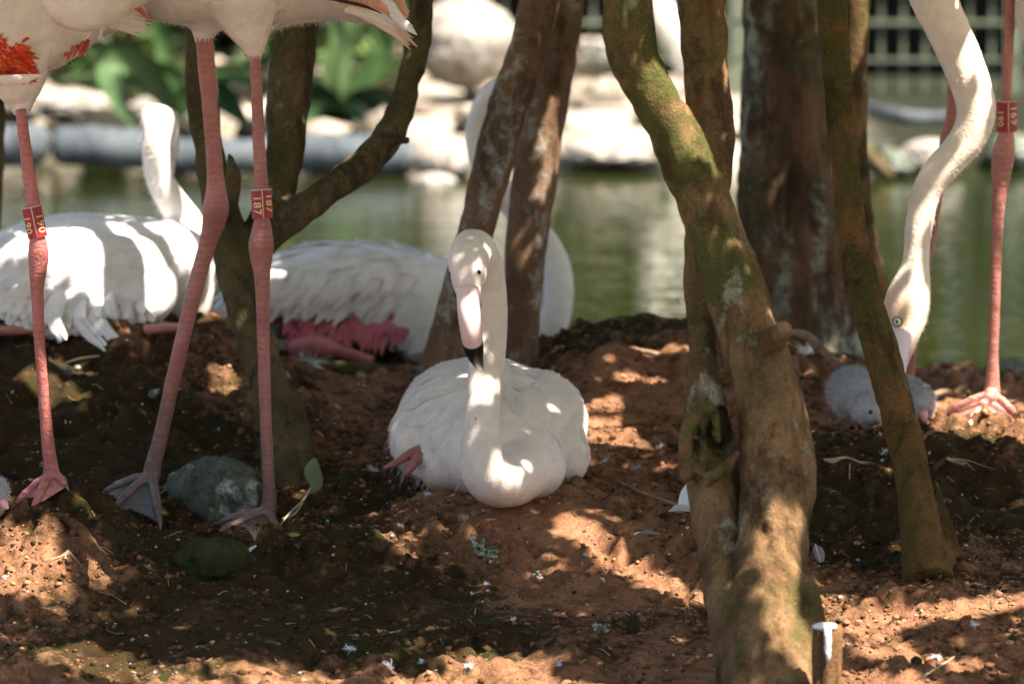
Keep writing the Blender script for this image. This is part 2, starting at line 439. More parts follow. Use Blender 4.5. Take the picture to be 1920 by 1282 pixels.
# cloddiness: rough on mound flanks, smoother on trodden crests
rough = np.clip(0.55 + 1.5 * fbm(p3, 3.0, 2, 5.0), 0.15, 1.3)
n1 = fbm(p3, 9, 3, 1.0); n2 = fbm(p3, 28, 2, 2.0); n3 = pn(p3, 75, 3.0); n4 = pn(p3, 140, 4.0)
n5 = np.maximum(fbm(p3, 42, 3, 13.0), -0.05)
det = 0.027 * n1 + rough * (0.025 * (np.abs(n2) * 1.6 - 0.3) + 0.012 * n5 + 0.008 * np.abs(n3) + 0.0042 * n4)
def near(px, py, D, r):
    c = P(px, py, D)[:2]
    return np.exp(-((GXY - c) ** 2).sum(1) / (2 * r * r))
smooth_spots = near(950, 960, 5.88, 0.06) + near(1080, 960, 5.86, 0.05)
det *= 1 - 0.75 * np.clip(smooth_spots, 0, 1)
mossy = near(60, 740, 6.3, 0.13) + near(250, 730, 6.33, 0.15) + near(420, 740, 6.33, 0.10) + near(1180, 670, 6.55, 0.15) + near(1750, 900, 6.0, 0.22) + near(90, 950, 5.7, .10)
lump = np.maximum(fbm(p3, 12, 2, 9.0), -.1) + .5 * np.maximum(fbm(p3, 26, 2, 19.0), -.1)
det += 0.034 * np.clip(mossy, 0, 1) * lump
edge = np.minimum.reduce([(GXY[:, 0] - GX0), (GX1 - GXY[:, 0]), (GXY[:, 1] - GY0)]) / 0.12
GZ = Zb + det
GZ = GZ * np.clip(edge, 0, 1) + (1 - np.clip(edge, 0, 1)) * (-0.12)
GZ2 = GZ.reshape(NY, NX)
def gh(x, y):
    return float(bil(GZ2, gx, gy, np.array([[x, y]]))[0])
def G(px, py, lift=0.0):
    """point on the soil seen at a photo pixel"""
    d = ray(px, py); ys = np.arange(4.7, 7.9, 0.004)
    p = CAM + d * (ys / d[1])[:, None]
    z = bil(GZ2, gx, gy, p[:, :2])
    k = np.argmax(p[:, 2] <= z)
    q = p[k].copy(); q[2] = z[k] + lift
    return q
idx = np.arange(NX * NY).reshape(NY, NX)
F = np.stack([idx[:-1, :-1], idx[:-1, 1:], idx[1:, 1:], idx[1:, :-1]], -1).reshape(-1, 4)
g_me = fast_mesh('ground', np.column_stack([GXY, GZ]), F)
# soil tone, sun and shade contrast included: 0 damp mossy humus .. 1 dry red crumb
dry = 0.40 + 0.55 * fbm(p3, 2.2, 3, 21.0) + 0.35 * fbm(p3, 14, 3, 31.0)
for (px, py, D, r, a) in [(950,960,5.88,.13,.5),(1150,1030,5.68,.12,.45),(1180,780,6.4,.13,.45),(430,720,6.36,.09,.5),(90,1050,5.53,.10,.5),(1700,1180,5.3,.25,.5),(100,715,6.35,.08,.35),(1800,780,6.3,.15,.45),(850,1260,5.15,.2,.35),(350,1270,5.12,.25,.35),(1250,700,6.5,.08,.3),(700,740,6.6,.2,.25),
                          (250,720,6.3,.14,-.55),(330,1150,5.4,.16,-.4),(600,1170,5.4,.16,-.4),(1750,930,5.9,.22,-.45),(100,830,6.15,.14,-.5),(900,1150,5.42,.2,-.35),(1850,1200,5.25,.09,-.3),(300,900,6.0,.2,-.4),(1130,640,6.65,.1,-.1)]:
    dry += a * near(px, py, D, r)  # sunlit and shaded spots put into the soil colour, over its own damp
dry += 10 * (det - det.mean())          # raised clods drier and paler, relief shading put into the colour
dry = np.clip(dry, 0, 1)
a = g_me.attributes.new('dry', 'FLOAT', 'POINT'); a.data.foreach_set('value', dry.astype(np.float32))
def mat_soil():
    t = NT('soil'); a = t.attr('dry').outputs['Fac']
    n = t.noise(30, 6, 0.7); f = t.noise(220, 4, 0.7); k = t.noise(70, 4, 0.6); mo = t.noise(13, 5, 0.7)
    d = t.math('ADD', a, t.math('MULTIPLY', t.math('SUBTRACT', k, 0.5), 1.2))
    wet_shade = t.mix(t.ramp(n, [(0.35, 0), (0.65, 1)]), (0.024, 0.0135, 0.0056), (0.078, 0.039, 0.0150))
    wet_shade = t.mix(t.ramp(mo, [(0.45, 0), (0.62, 0.8)]), wet_shade, (0.029, 0.030, 0.0070))
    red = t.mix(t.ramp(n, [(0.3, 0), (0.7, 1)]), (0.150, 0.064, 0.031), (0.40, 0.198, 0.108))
    c = t.mix(t.ramp(d, [(0.32, 0), (0.72, 1)]), wet_shade, red)  # dark mix also carries the shade, red mix the sunlight
    c = t.mix(t.ramp(f, [(0.3, 0.5), (0.5, 0)]), c, (0.020, 0.013, 0.008))
    c = t.mix(t.ramp(t.noise(120, 2, 0.5), [(0.70, 0), (0.77, 0.8)]), c, (0.34, 0.25, 0.18))
    lich = t.noise(34, 3, 0.75)
    c = t.mix(t.ramp(lich, [(0.655, 0), (0.75, 0.65)]), c, (0.15, 0.19, 0.13))
    t.base(c); t.rough(0.92); t.set('Specular IOR Level', 0.12)
    t.bump(t.math('ADD', t.math('MULTIPLY', k, 0.6), t.math('ADD', f, t.math('MULTIPLY', t.noise(520, 3), 0.4))), 1.0, 0.004)
    return t.m
M['soil'] = mat_soil()
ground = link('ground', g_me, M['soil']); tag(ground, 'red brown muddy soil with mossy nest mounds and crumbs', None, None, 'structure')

# wide terrain with the pond basin
tx = np.concatenate([np.linspace(-90, -7, 14), np.linspace(-6, 6, 97), np.linspace(7, 90, 14)])
ty = np.concatenate([np.linspace(-60, 2, 12), np.linspace(2.5, 16, 109), np.linspace(17, 160, 16)])
TXY = np.stack(np.meshgrid(tx, ty), -1).reshape(-1, 2)
t3 = np.column_stack([TXY, np.zeros(len(TXY))])
sm = lambda e0, e1, v: (lambda t: t * t * (3 - 2 * t))(np.clip((v - e0) / (e1 - e0), 0, 1))
shore = 11.42 + 0.18 * pn(t3, 0.8, 3.0) + 0.42 * (1 - sm(-.35, -.05, TXY[:, 0]))
pond = sm(7.2, 8.2, TXY[:, 1]) * (1 - sm(-0.25, 0.12, TXY[:, 1] - shore)) * (1 - sm(4.0, 5.5, np.abs(TXY[:, 0])))
TZ = -0.022 + 0.02 * fbm(t3, 1.3, 3, 4.0) - 0.42 * pond + 0.01 * pn(t3, 3.0)
inside = (TXY[:, 0] > GX0 + 0.02) & (TXY[:, 0] < GX1 - 0.02) & (TXY[:, 1] > GY0 + 0.02) & (TXY[:, 1] < GY1 - 0.02)
nearby = (np.abs(TXY[:, 0]) < GX1 + 0.25) & (TXY[:, 1] > GY0 - 0.3) & (TXY[:, 1] < 8.2)
TZ = np.where(nearby, np.minimum(TZ, -0.11), TZ); TZ = np.where(inside, -0.4, TZ)
nx_, ny_ = len(tx), len(ty); idx = np.arange(nx_ * ny_).reshape(ny_, nx_)
F = np.stack([idx[:-1, :-1], idx[:-1, 1:], idx[1:, 1:], idx[1:, :-1]], -1).reshape(-1, 4)
def mat_sand():
    t = NT('bank_sand'); n = t.noise(3.5, 5, 0.65); f = t.noise(30, 4)
    c = t.mix(t.ramp(n, [(0.35, 0), (0.65, 1)]), (0.19, 0.155, 0.115), (0.36, 0.32, 0.265))
    c = t.mix(t.ramp(f, [(0.35, 0.5), (0.5, 0)]), c, (0.11, 0.09, 0.06))
    c = t.mix(t.attr('mossy_shade').outputs['Fac'], c, t.mix(f, (0.010, 0.0115, 0.007), (0.030, 0.032, 0.022)))
    t.base(c); t.rough(0.95); t.set('Specular IOR Level', 0.0); t.bump(f, 0.8, 0.02); return t.m
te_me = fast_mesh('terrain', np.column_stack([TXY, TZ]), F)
mossy_shade = sm(.62, .85, TXY[:, 0] + .25 * pn(t3, 2.0, 8.0)) * sm(10, 11, TXY[:, 1])  # shade on the mossy far bank put into the ground colour
a = te_me.attributes.new('mossy_shade', 'FLOAT', 'POINT'); a.data.foreach_set('value', mossy_shade.astype(np.float32))
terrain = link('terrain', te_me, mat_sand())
tag(terrain, 'pale sandy ground round the pond', None, None, 'structure')

# water sheet
def mat_water():
    t = NT('pond_water')
    n = t.noise(1, 3, 0.5, t.mapped((4.5, 17, 4.5))); n2 = t.noise(1, 2, 0.5, t.mapped((16, 55, 16)))
    m = t.noise(0.7, 3)
    t.base(t.ramp(m, [(0.35, (0.010, 0.014, 0.0025)), (0.65, (0.019, 0.023, 0.0055))])); t.rough(0.03); t.set('IOR', 1.33)
    t.bump(t.math('ADD', n, t.math('MULTIPLY', n2, 0.28)), 0.6, 0.0042); return t.m
wv = [(-6, 6.9, -0.072), (6, 6.9, -0.072), (6, 12.2, -0.072), (-6, 12.2, -0.072)]
water = link('water', fast_mesh('water', wv, [(0, 1, 2, 3)], False), mat_water()); tag(water, 'green still pond water with bright reflections', None, None, 'structure')

# ------------------------------------------------------------------ trees
def stem_rows(st):
    """photo rows (px,py,D,width px) -> x y z r"""
    return np.array([[*P(a, b, d), W(w, d) / 2] for a, b, d, w in st])
TREES = []
def tree(name, label, stems, mat, voxel=0.0055, extras=(), dents=(), bumps=0.006, top=1.45, cat='tree', smooth=3, split=None, holes=()):
    """stems rise from the soil through the photographed points on to the crown"""
    mb = MB(); rows = [stem_rows(s) for s in stems]
    base = rows[0][0][:3].copy()
    t = thing(name, base, label, cat)
    tops = []; full = []
    for r in rows:
        if r[-1][2] > 0.5:          # carry on above the frame
            d = nrm(r[-1][:3] - r[-2][:3]); p = r[-1].copy(); ext = []
            k = 0
            while p[2] < top:
                d = nrm(d + np.array([0.05 * math.sin(k * 1.7), 0.04 * math.cos(k * 2.1), 0.12])); p = p.copy()
                p[:3] += d * 0.16; p[3] *= 0.945; ext.append(p); k += 1
            r = np.vstack([r, ext]); tops.append(r[-1])
        full.append(r)
    for part_name, si, ei in (split or [('trunk', range(len(full)), range(len(extras)))]):
        mb = MB()
        for k in si:
            L = np.linalg.norm(np.diff(full[k][:, :3], axis=0), axis=1).sum(); mb.tube(full[k], 20, max(8, int(L / 0.02)))
        for k in ei: mb.tube(stem_rows(extras[k]), 10, 10)
        me = fuse(mb, voxel, smooth)
        V = mesh_arrays(me); N = mesh_normals(me); sd = sum(map(ord, name)) % 50
        s = np.array([1, 1, 0.5])
        V = V + N * (bumps * fbm(V * s, 14, 3, sd)[:, None] + bumps * 0.5 * pn(V * s, 60, 7.0)[:, None] + bumps * .22 * pn(V * np.array([1, 1, .35]), 170, 9.0)[:, None] - bumps * .55 * np.maximum(0, .16 - np.abs(pn(V * np.array([1, 1, .22]), 34, 12.0)))[:, None] * 5)
        for (px, py, D, rpx, depth) in dents:
            c = P(px, py, D); r = W(rpx, D)
            w = np.exp(-(((V - c) * np.array([1, 0.12, .7])) ** 2).sum(1) / (r * r)) * (N[:, 1] < 0.3)
            V = V + w[:, None] * np.array([0, depth, 0])
        for hp, px, py, rx, rz, depth in holes:          # hollows pressed deep into the wood
            if hp != part_name: continue
            qx, qy = pix(V); e = np.sqrt(((qx - px) / rx) ** 2 + ((qy - py) / rz) ** 2) + .18 * pn(V, 60, 31)
            V = V + (np.clip((1.15 - e) / .35, 0, 1) * (N[:, 1] < .1))[:, None] * np.array([0, depth, 0])
        set_co(me, V)
        link(part_name, me, mat, t)
    TREES.append((t, tops, mat)); return t

tree('forked_tree', 'dark forked tree behind the standing flamingo legs, one limb bending right',
     [[(545,970,6.1,128),(540,890,6.12,100),(515,760,6.15,80),(470,620,6.18,74),(440,510,6.2,72),(420,420,6.22,72),(398,320,6.24,60),(383,200,6.26,60),(370,60,6.27,58),(362,-60,6.28,56)],
      [(448,500,6.21,60),(520,425,6.23,62),(600,372,6.25,62),(680,312,6.28,60),(738,248,6.3,60),(762,165,6.32,50),(782,75,6.34,48),(796,-40,6.35,46)],
      [(490,440,6.24,72),(525,335,6.28,76),(540,200,6.3,82),(556,60,6.32,84),(562,-60,6.33,82)],
      [(578,955,6.1,42),(573,820,6.12,34),(560,730,6.15,20)]],
     M['bark_dark'], extras=[[(420,400,6.2,40),(436,340,6.18,36),(430,285,6.19,18)], [(735,265,6.28,30),(768,262,6.26,16)]],
     dents=[(566,790,6.1,14,0.02), (462,540,6.15,12,0.012)])
tree('leaning_tree', 'slim leaning tree with white lichen streaks right behind the head of the sitting flamingo',
     [[(808,740,6.5,74),(820,690,6.5,70),(836,640,6.5,70),(863,540,6.5,72),(894,430,6.5,72),(921,320,6.5,75),(952,200,6.5,76),(988,100,6.5,78),(1013,0,6.5,80),(1030,-80,6.5,78)]],
     M['bark_mid'], bumps=0.004)
tree('reddish_tree', 'reddish brown trunk standing just right of the lichen streaked leaning tree',
     [[(976,715,6.64,70),(980,600,6.64,68),(986,480,6.64,80),(1001,350,6.66,88),(1024,200,6.68,84),(1052,80,6.7,72),(1068,-20,6.72,64),(1080,-90,6.72,62)]],
     M['bark_mid'], bumps=0.004)
tree('twisted_tree', 'large twisted ochre tree with a hollow and two fused stems nearest the viewer',
     [[(1440,1340,5.09,215),(1436,1240,5.12,196),(1436,1130,5.15,160),(1450,1000,5.18,134),(1456,880,5.2,138),(1444,760,5.22,130),(1412,640,5.25,122),(1376,530,5.27,112),(1345,440,5.28,105),(1310,350,5.29,105),(1265,260,5.3,100),(1217,170,5.3,98),(1182,90,5.3,98),(1174,0,5.3,94),(1170,-80,5.3,92)],
      [(1392,1320,5.11,100),(1374,1180,5.14,92),(1352,1060,5.18,84),(1338,940,5.22,104),(1330,850,5.24,110),(1326,775,5.26,86),(1320,690,5.28,62),(1314,600,5.31,56),(1311,480,5.34,62),(1322,380,5.37,84),(1330,250,5.39,92),(1322,120,5.4,92),(1314,0,5.41,92),(1310,-80,5.41,90)]],
     M['bark_front'], voxel=0.0042,
     extras=[[(1425,668,5.24,60),(1450,642,5.205,48),(1466,622,5.18,30),(1472,612,5.175,22)], [(1466,640,5.24,22),(1490,740,5.215,30),(1513,850,5.195,34),(1518,920,5.19,30),(1506,1000,5.19,26),(1500,1080,5.18,34)],
             [(1288,900,5.2,30),(1286,840,5.19,30),(1296,790,5.19,34),(1325,752,5.2,30),(1345,780,5.19,24),(1348,830,5.18,22)], [(1325,905,5.18,30),(1350,885,5.165,24),(1372,868,5.165,22),(1380,845,5.17,16)], [(1505,1080,5.15,44),(1522,1180,5.12,56),(1532,1300,5.1,74)], [(1316,820,5.19,14),(1322,850,5.185,18),(1318,890,5.19,22)]],
     dents=[(1360,822,5.18,13,0.034), (1306,832,5.18,7,0.018), (1436,1005,5.115,9,0.016), (1170,150,5.26,8,0.016), (1180,190,5.26,8,0.018), (1190,225,5.26,8,0.016), (1200,255,5.26,7,.012)], bumps=0.0058, smooth=1,
     split=[('trunk', [0], [0, 1, 4]), ('side_stem', [1], [2, 3, 5])], holes=[('side_stem', 1352, 812, 21, 42, .05), ('side_stem', 1309, 826, 9, 24, .022)])
tree('broad_tree', 'broad dark trunk with pale blue lichen streaks at the pond edge',
     [[(1520,700,7.1,275),(1508,620,7.1,235),(1492,500,7.1,212),(1484,350,7.1,198),(1476,200,7.1,172),(1468,60,7.1,152),(1464,-60,7.1,148)]],
     M['bark_big'], voxel=0.007, bumps=0.009)
tree('mossy_tree', 'thin green mossy trunk slanting in front of the two chicks',
     [[(1742,1090,5.58,104),(1730,1010,5.61,80),(1712,900,5.63,72),(1690,800,5.65,70),(1660,690,5.67,70),(1630,590,5.69,69),(1609,500,5.71,66),(1596,400,5.73,62),(1583,300,5.75,58),(1571,150,5.77,57),(1560,0,5.79,60),(1553,-80,5.8,58)],
      [(1786,1075,5.62,54),(1770,985,5.64,36),(1748,900,5.66,20)]],
     M['bark_mossy'], dents=[(1606,507,5.66,9,0.012)], extras=[[(1600,520,5.68,34),(1612,505,5.66,26),(1612,495,5.67,12)]], bumps=0.004)
tree('slender_tree', 'slender brown trunk half hidden behind the thin mossy one',
     [[(1690,720,6.75,50),(1660,600,6.75,48),(1622,440,6.75,46),(1606,300,6.75,46),(1604,150,6.75,46),(1610,0,6.75,46),(1616,-60,6.75,46)]],
     M['bark_front'], bumps=0.003)
tree('edge_tree', 'narrow trunk cut off by the picture edge behind the sitting flamingo',
     [[(-40,640,7.0,52),(-22,430,7.0,50),(-16,300,7.0,48),(-14,180,7.0,48),(-20,0,7.0,46),(-26,-60,7.0,44)]],
     M['bark_dark'], bumps=0.004)

# cut stump
def stump():
    D = 5.04; c = P(1550, 1176, D); t = thing('cut_stump', (c[0], c[1], c[2] - 0.09), 'short sawn stump with a white dropping on top, beside the twisted tree', 'stump')
    n = 26; ang = np.linspace(0, 2 * math.pi, n, endpoint=False); r0 = W(26, D)
    prof = r0 * (1 + 0.10 * np.sin(ang * 3 + 1) + 0.06 * np.sin(ang * 7) + 0.05 * np.sin(ang * 11 + 2))
    prof[(ang > 4.3) & (ang < 4.55)] *= 0.8
    V = []; Fc = []
    zs = np.linspace(-0.10, 0.0, 14)
    for k, z in enumerate(zs):
        s = 1 + 0.12 * (1 - k / 13) ** 2
        w = 1 + 0.04 * np.sin(ang * 9 + k * 0.7)
        V.append(np.column_stack([c[0] + prof * s * w * np.cos(ang), c[1] + prof * s * w * np.sin(ang), np.full(n, c[2] + z) + (0.0035 * np.sin(ang * 5) if k == 13 else 0)]))
    V = np.vstack(V)
    for k in range(13):
        for j in range(n): Fc.append((k * n + j, k * n + (j + 1) % n, (k + 1) * n + (j + 1) % n, (k + 1) * n + j))
    V = np.vstack([V, [[c[0], c[1], c[2] - 0.002]]]); top = len(V) - 1
    for j in range(n): Fc.append((13 * n + j, 13 * n + (j + 1) % n, top))
    link('stump_body', fast_mesh('stump_body', V, Fc), M['wood'], t)
    mb = MB(); mb.ell(c + np.array([-0.002, -0.004, 0.002]), (0.013, 0.011, 0.0035))
    mb.tube([[*(c + np.array([-0.001, -0.012, 0.003])), 0.005], [*(c + np.array([0.0, -0.0175, -0.002])), 0.004], [*(c + np.array([0.0, -0.0180, -0.018])), 0.0035], [*(c + np.array([0.0005, -0.018, -0.03])), 0.002]], 10, 12)
    me = fuse(mb, 0.0013, 2); V = mesh_arrays(me); V += mesh_normals(me) * 0.0016 * pn(V, 160)[:, None]; set_co(me, V)
    link('dropping', me, M['dropping'], t)
stump()

# ------------------------------------------------------------------ feathers and fuzz
def vane(L, Wd, bend=0.15, n=8, tipcut=0.0, camber=0.25):
    """flat feather along +x, local; returns verts, faces"""
    V = []; Fc = []
    for k in range(n + 1):
        s = k / n
        w = Wd * 0.5 * (math.sin(math.pi * min(s * 0.9 + 0.08, 1)) ** 0.6) * (1 - 0.75 * max(0, s - 0.82) / 0.18)
        z = bend * L * s * s
        for j in (-1, -0.5, 0, 0.5, 1):
            V.append((s * L + (0.02 * L * math.sin(7 * s * j) if s > .5 else 0), w * j, z - camber * w * j * j))
    for k in range(n):
        for j in range(4):
            a = k * 5 + j; Fc.append((a, a + 1, a + 6, a + 5))
    return np.array(V), Fc
def blades(V, Fa, N, n, length, width, flow=None, lift=0.5, seed=0, jitter=0.35, keep=None):
    """hair-thin triangles standing on a mesh; V verts, Fa tri indices, N vertex normals"""
    r = np.random.RandomState(seed)
    A = np.linalg.norm(np.cross(V[Fa[:, 1]] - V[Fa[:, 0]], V[Fa[:, 2]] - V[Fa[:, 0]]), axis=1)
    k = r.choice(len(Fa), n, p=A / A.sum()); u = r.rand(n, 2); m = u.sum(1) > 1; u[m] = 1 - u[m]
    b = np.column_stack([1 - u.sum(1), u])
    p = (V[Fa[k]] * b[:, :, None]).sum(1); nn = (N[Fa[k]] * b[:, :, None]).sum(1)
    nn /= np.linalg.norm(nn, axis=1)[:, None] + 1e-9
    if keep is not None:
        q = keep(p, nn); p = p[q]; nn = nn[q]
    n = len(p)
    fl = np.zeros((n, 3)) if flow is None else flow(p)
    d = nn * lift + fl * (1 - lift) + r.normal(size=(n, 3)) * jitter
    d /= np.linalg.norm(d, axis=1)[:, None]
    s = np.cross(d, nn + r.normal(size=(n, 3)) * 0.6); s /= np.linalg.norm(s, axis=1)[:, None] + 1e-9
    L = length * (0.6 + 0.8 * r.rand(n))[:, None]
    w = width * 0.5
    root = p - nn * 0.0006
    mid = root + d * L * 0.55; tip = root + d * L + fl * L * 0.25
    VV = np.stack([root - s * w, root + s * w, mid + s * w * 0.8, tip, mid - s * w * 0.8], 1).reshape(-1, 3)
    i = np.arange(n)[:, None] * 5
    FF = np.vstack([i + np.array([[0, 1, 2]]), i + np.array([[0, 2, 4]]), i + np.array([[4, 2, 3]])])
    return VV, FF, p
def tri_arrays(me):
    me.calc_loop_triangles()
    Fa = np.empty(len(me.loop_triangles) * 3, np.int32); me.loop_triangles.foreach_get('vertices', Fa)
    return mesh_arrays(me), Fa.reshape(-1, 3), mesh_normals(me)
def fuzz(parent, me, mat, n, length, width, flow=None, lift=0.5, seed=0, tint=(1, 1, 1), name='down', keep=None, jitter=0.35, tintf=None):
    V, Fa, N = tri_arrays(me); V = V + wloc(parent)
    VV, FF, p = blades(V, Fa, N, n, length, width, flow, lift, seed, jitter, keep)
    m2 = fast_mesh(name, VV, FF, False)
    col = np.tile(np.array(tint), (len(p), 1)) if tintf is None else tintf(p)
    paint(m2, np.repeat(col, 5, 0))
    o = link(name, m2, mat, parent); o['kind'] = 'stuff'; return o
def coat(parent, me, mat, spots, flow, L, Wd, lift=0.03, tint=(1, 1, 1), name='contour_feathers', seed=0, tintf=None):
    """overlapping contour feathers hugging a body: spots world points"""
    r = np.random.RandomState(seed)
    off = wloc(parent); bv = BVHTree.FromPolygons((mesh_arrays(me) + off).tolist(), [tuple(q.vertices) for q in me.polygons])
    VV = []; FF = []; cols = []; n = 0
    for p in spots:
        loc, no, _, _ = bv.find_nearest(Vector(p))
        if loc is None: continue
        loc = np.array(loc); no = np.array(no)
        f = flow(loc[None])[0] + r.normal(size=3) * 0.10; d = nrm(f - no * np.dot(f, no)); s = np.cross(no, d)
        l = L * (0.75 + 0.5 * r.rand()); w = Wd * (0.8 + 0.4 * r.rand()); lf = lift * (0.5 + r.rand())
        c = np.asarray(tint if tintf is None else tintf(loc), float) * (0.94 + 0.1 * r.rand())
        K = 5
        for k in range(K + 1):
            t = k / K; wd = w * 0.5 * (math.sin(math.pi * (0.14 + 0.72 * t)) ** 0.8) * (1 - 0.8 * max(0, t - .55) / .45)
            for j in (-1, 0, 1):
                q = loc + d * l * t + s * wd * j
                l2, n2, _, _ = bv.find_nearest(Vector(q))
                q = np.array(l2) + np.array(n2) * (0.0009 + lf * l * t * t * (1 if j == 0 else 0.75) - 0.0005 * abs(j))
                VV.append(q); cols.append(c)
        for k in range(K):
            for j in range(2):
                a = n + k * 3 + j; FF.append((a, a + 1, a + 4, a + 3))
        n += (K + 1) * 3
    m2 = fast_mesh(name, VV, FF); paint(m2, np.array(cols))
    o = link(name, m2, mat, parent); o['kind'] = 'stuff'; return o
def surface_spots(me, off, n, keep, seed=0):
    r = np.random.RandomState(seed); V, Fa, N = tri_arrays(me); V = V + off
    A = np.linalg.norm(np.cross(V[Fa[:, 1]] - V[Fa[:, 0]], V[Fa[:, 2]] - V[Fa[:, 0]]), axis=1)
    k = r.choice(len(Fa), n, p=A / A.sum()); u = r.rand(n, 2); m = u.sum(1) > 1; u[m] = 1 - u[m]
    b = np.column_stack([1 - u.sum(1), u]); p = (V[Fa[k]] * b[:, :, None]).sum(1); nn = (N[Fa[k]] * b[:, :, None]).sum(1)
    q = keep(p, nn); return p[q]
def plume(parent, name, rows, mat, tint, tilt=0.0, thick=0.0012):
    """one long feather: rows x y z halfwidth, a thin lens-section blade facing the viewer"""
    rows = catmull(np.asarray(rows, float), 12); V = []; Fc = []
    for k, r in enumerate(rows):
        t = nrm(rows[min(k + 1, 11), :3] - rows[max(k - 1, 0), :3]); vdir = nrm(r[:3] - CAM)
        s = nrm(np.cross(t, np.array([0.1, 1, 0.0]))); nn = np.cross(s, t)
        if nn[1] > 0: nn = -nn
        s = nrm(s + nn * tilt)
        for j, h in ((-1, 0), (-0.5, 0.7), (0, 1), (0.5, 0.7), (1, 0)):
            V.append(r[:3] + s * r[3] * j + nn * thick * h * 2)
    for k in range(11):
        for j in range(4):
            a = k * 5 + j; Fc.append((a, a + 1, a + 6, a + 5))
    me = fast_mesh(name, V, Fc); sh = np.ones((len(V), 3)) * np.array(tint)
    paint(me, sh); return link(name, me, mat, parent)

# ------------------------------------------------------------------ bird parts
def toes(parent, joint, tips, r=0.0055, claw=True, tint=(1, 1, 1), webtint=(1, 1, 1)):
    """webbed foot: toes from the joint out to the tips, web between neighbours"""
    mb = MB(); curves = []
    joint = np.asarray(joint, float)
    for tp in tips:
        tp = np.asarray(tp, float); L = np.linalg.norm(tp - joint)
        m1 = joint * 0.62 + tp * 0.38 + np.array([0, 0, 0.007]); m2 = joint * 0.3 + tp * 0.7 + np.array([0, 0, 0.005])
        rows = np.array([[*(joint + np.array([0, 0, 0.004])), r * 1.25], [*m1, r * 1.0], [*m2, r * 0.95], [*(tp + np.array([0, 0, 0.002])), r * 0.55]])
        mb.tube(rows, 10, 14); curves.append(catmull(rows, 12)[:, :3])
        for q in (m1, m2): mb.ell(q, r * 1.12, nu=10, nv=8)
    mb.ell(joint + np.array([0, 0, 0.004]), r * 1.7, nu=12, nv=8)
    bt = joint * 1.3 - np.mean(tips, 0) * 0.3; bt[2] = joint[2] + 0.003
    mb.tube([[*joint, r * .8], [*bt, r * .35]], 8, 5)
    me = fuse(mb, r * 0.30, 2); V = mesh_arrays(me); V += mesh_normals(me) * r * 0.10 * pn(V, 260)[:, None]; set_co(me, V); paint(me, tint)
    foot = link('foot', me, M['leg'], parent)
    wv = []; wf = []; n = 0
    for a, b in zip(curves[:-1], curves[1:]):
        for k in range(12):
            s = k / 11; cut = 0.16 * s
            for j in range(7):
                u = j / 6; kk = s * 11 * (1 - 4 * cut * u * (1 - u))
                i0 = min(int(kk), 10); f = kk - i0
                pa = a[i0] * (1 - f) + a[i0 + 1] * f; pb = b[i0] * (1 - f) + b[i0 + 1] * f
                q = pa * (1 - u) + pb * u; q[2] -= 0.004 * 4 * u * (1 - u) * s + 0.001
                wv.append(q)
        for k in range(11):
            for j in range(6):
                i = n + k * 7 + j; wf.append((i, i + 1, i + 8, i + 7))
        n += 84
    me = fast_mesh('web', wv, wf)
    so = me; paint(me, webtint)
    w = link('web', me, M['web'], parent)
    md = w.modifiers.new('t', 'SOLIDIFY'); md.thickness = 0.0016; md.offset = 0
    for cv in curves:
        cl = MB(); d = nrm(cv[-1] - cv[-3]); cl.tube([[*cv[-1], r * .4], [*(cv[-1] + d * r * 1.4 + np.array([0, 0, -r * .3])), r * .08]], 8, 4)
        obj('claw', cl, M['eye_rim'], parent)
def leg(parent, rows, tips, tint=(1, 1, 1), webtint=(1, 1, 1), r=0.0055, foot_joint=None, mud=None):
    pr = stem_rows(rows); mb = MB(); mb.tube(pr, 16, 90)
    me = fast_mesh('leg', mb.verts(), mb.f); V = mesh_arrays(me)
    V += mesh_normals(me) * (0.0007 * pn(V, 60, 2)[:, None] + 0.0003 * pn(V * np.array([1, 1, 2.5]), 180, 3)[:, None]); set_co(me, V)
    zz = V[:, 2]; colr = np.ones((len(V), 3)) * np.array(tint)
    if mud: colr = colr * lerp_col(sm(.16, .0, zz - pr[-1][2] + .03 * pn(V, 50, 5)) * .9, (1, 1, 1), mud)
    paint(me, colr)
    o = link('leg', me, M['leg'], parent)
    if tips is not None: toes(o, pr[-1][:3] if foot_joint is None else foot_joint, tips, r, True, np.array(tint) * np.array(mud or (1, 1, 1)), webtint)
    return o
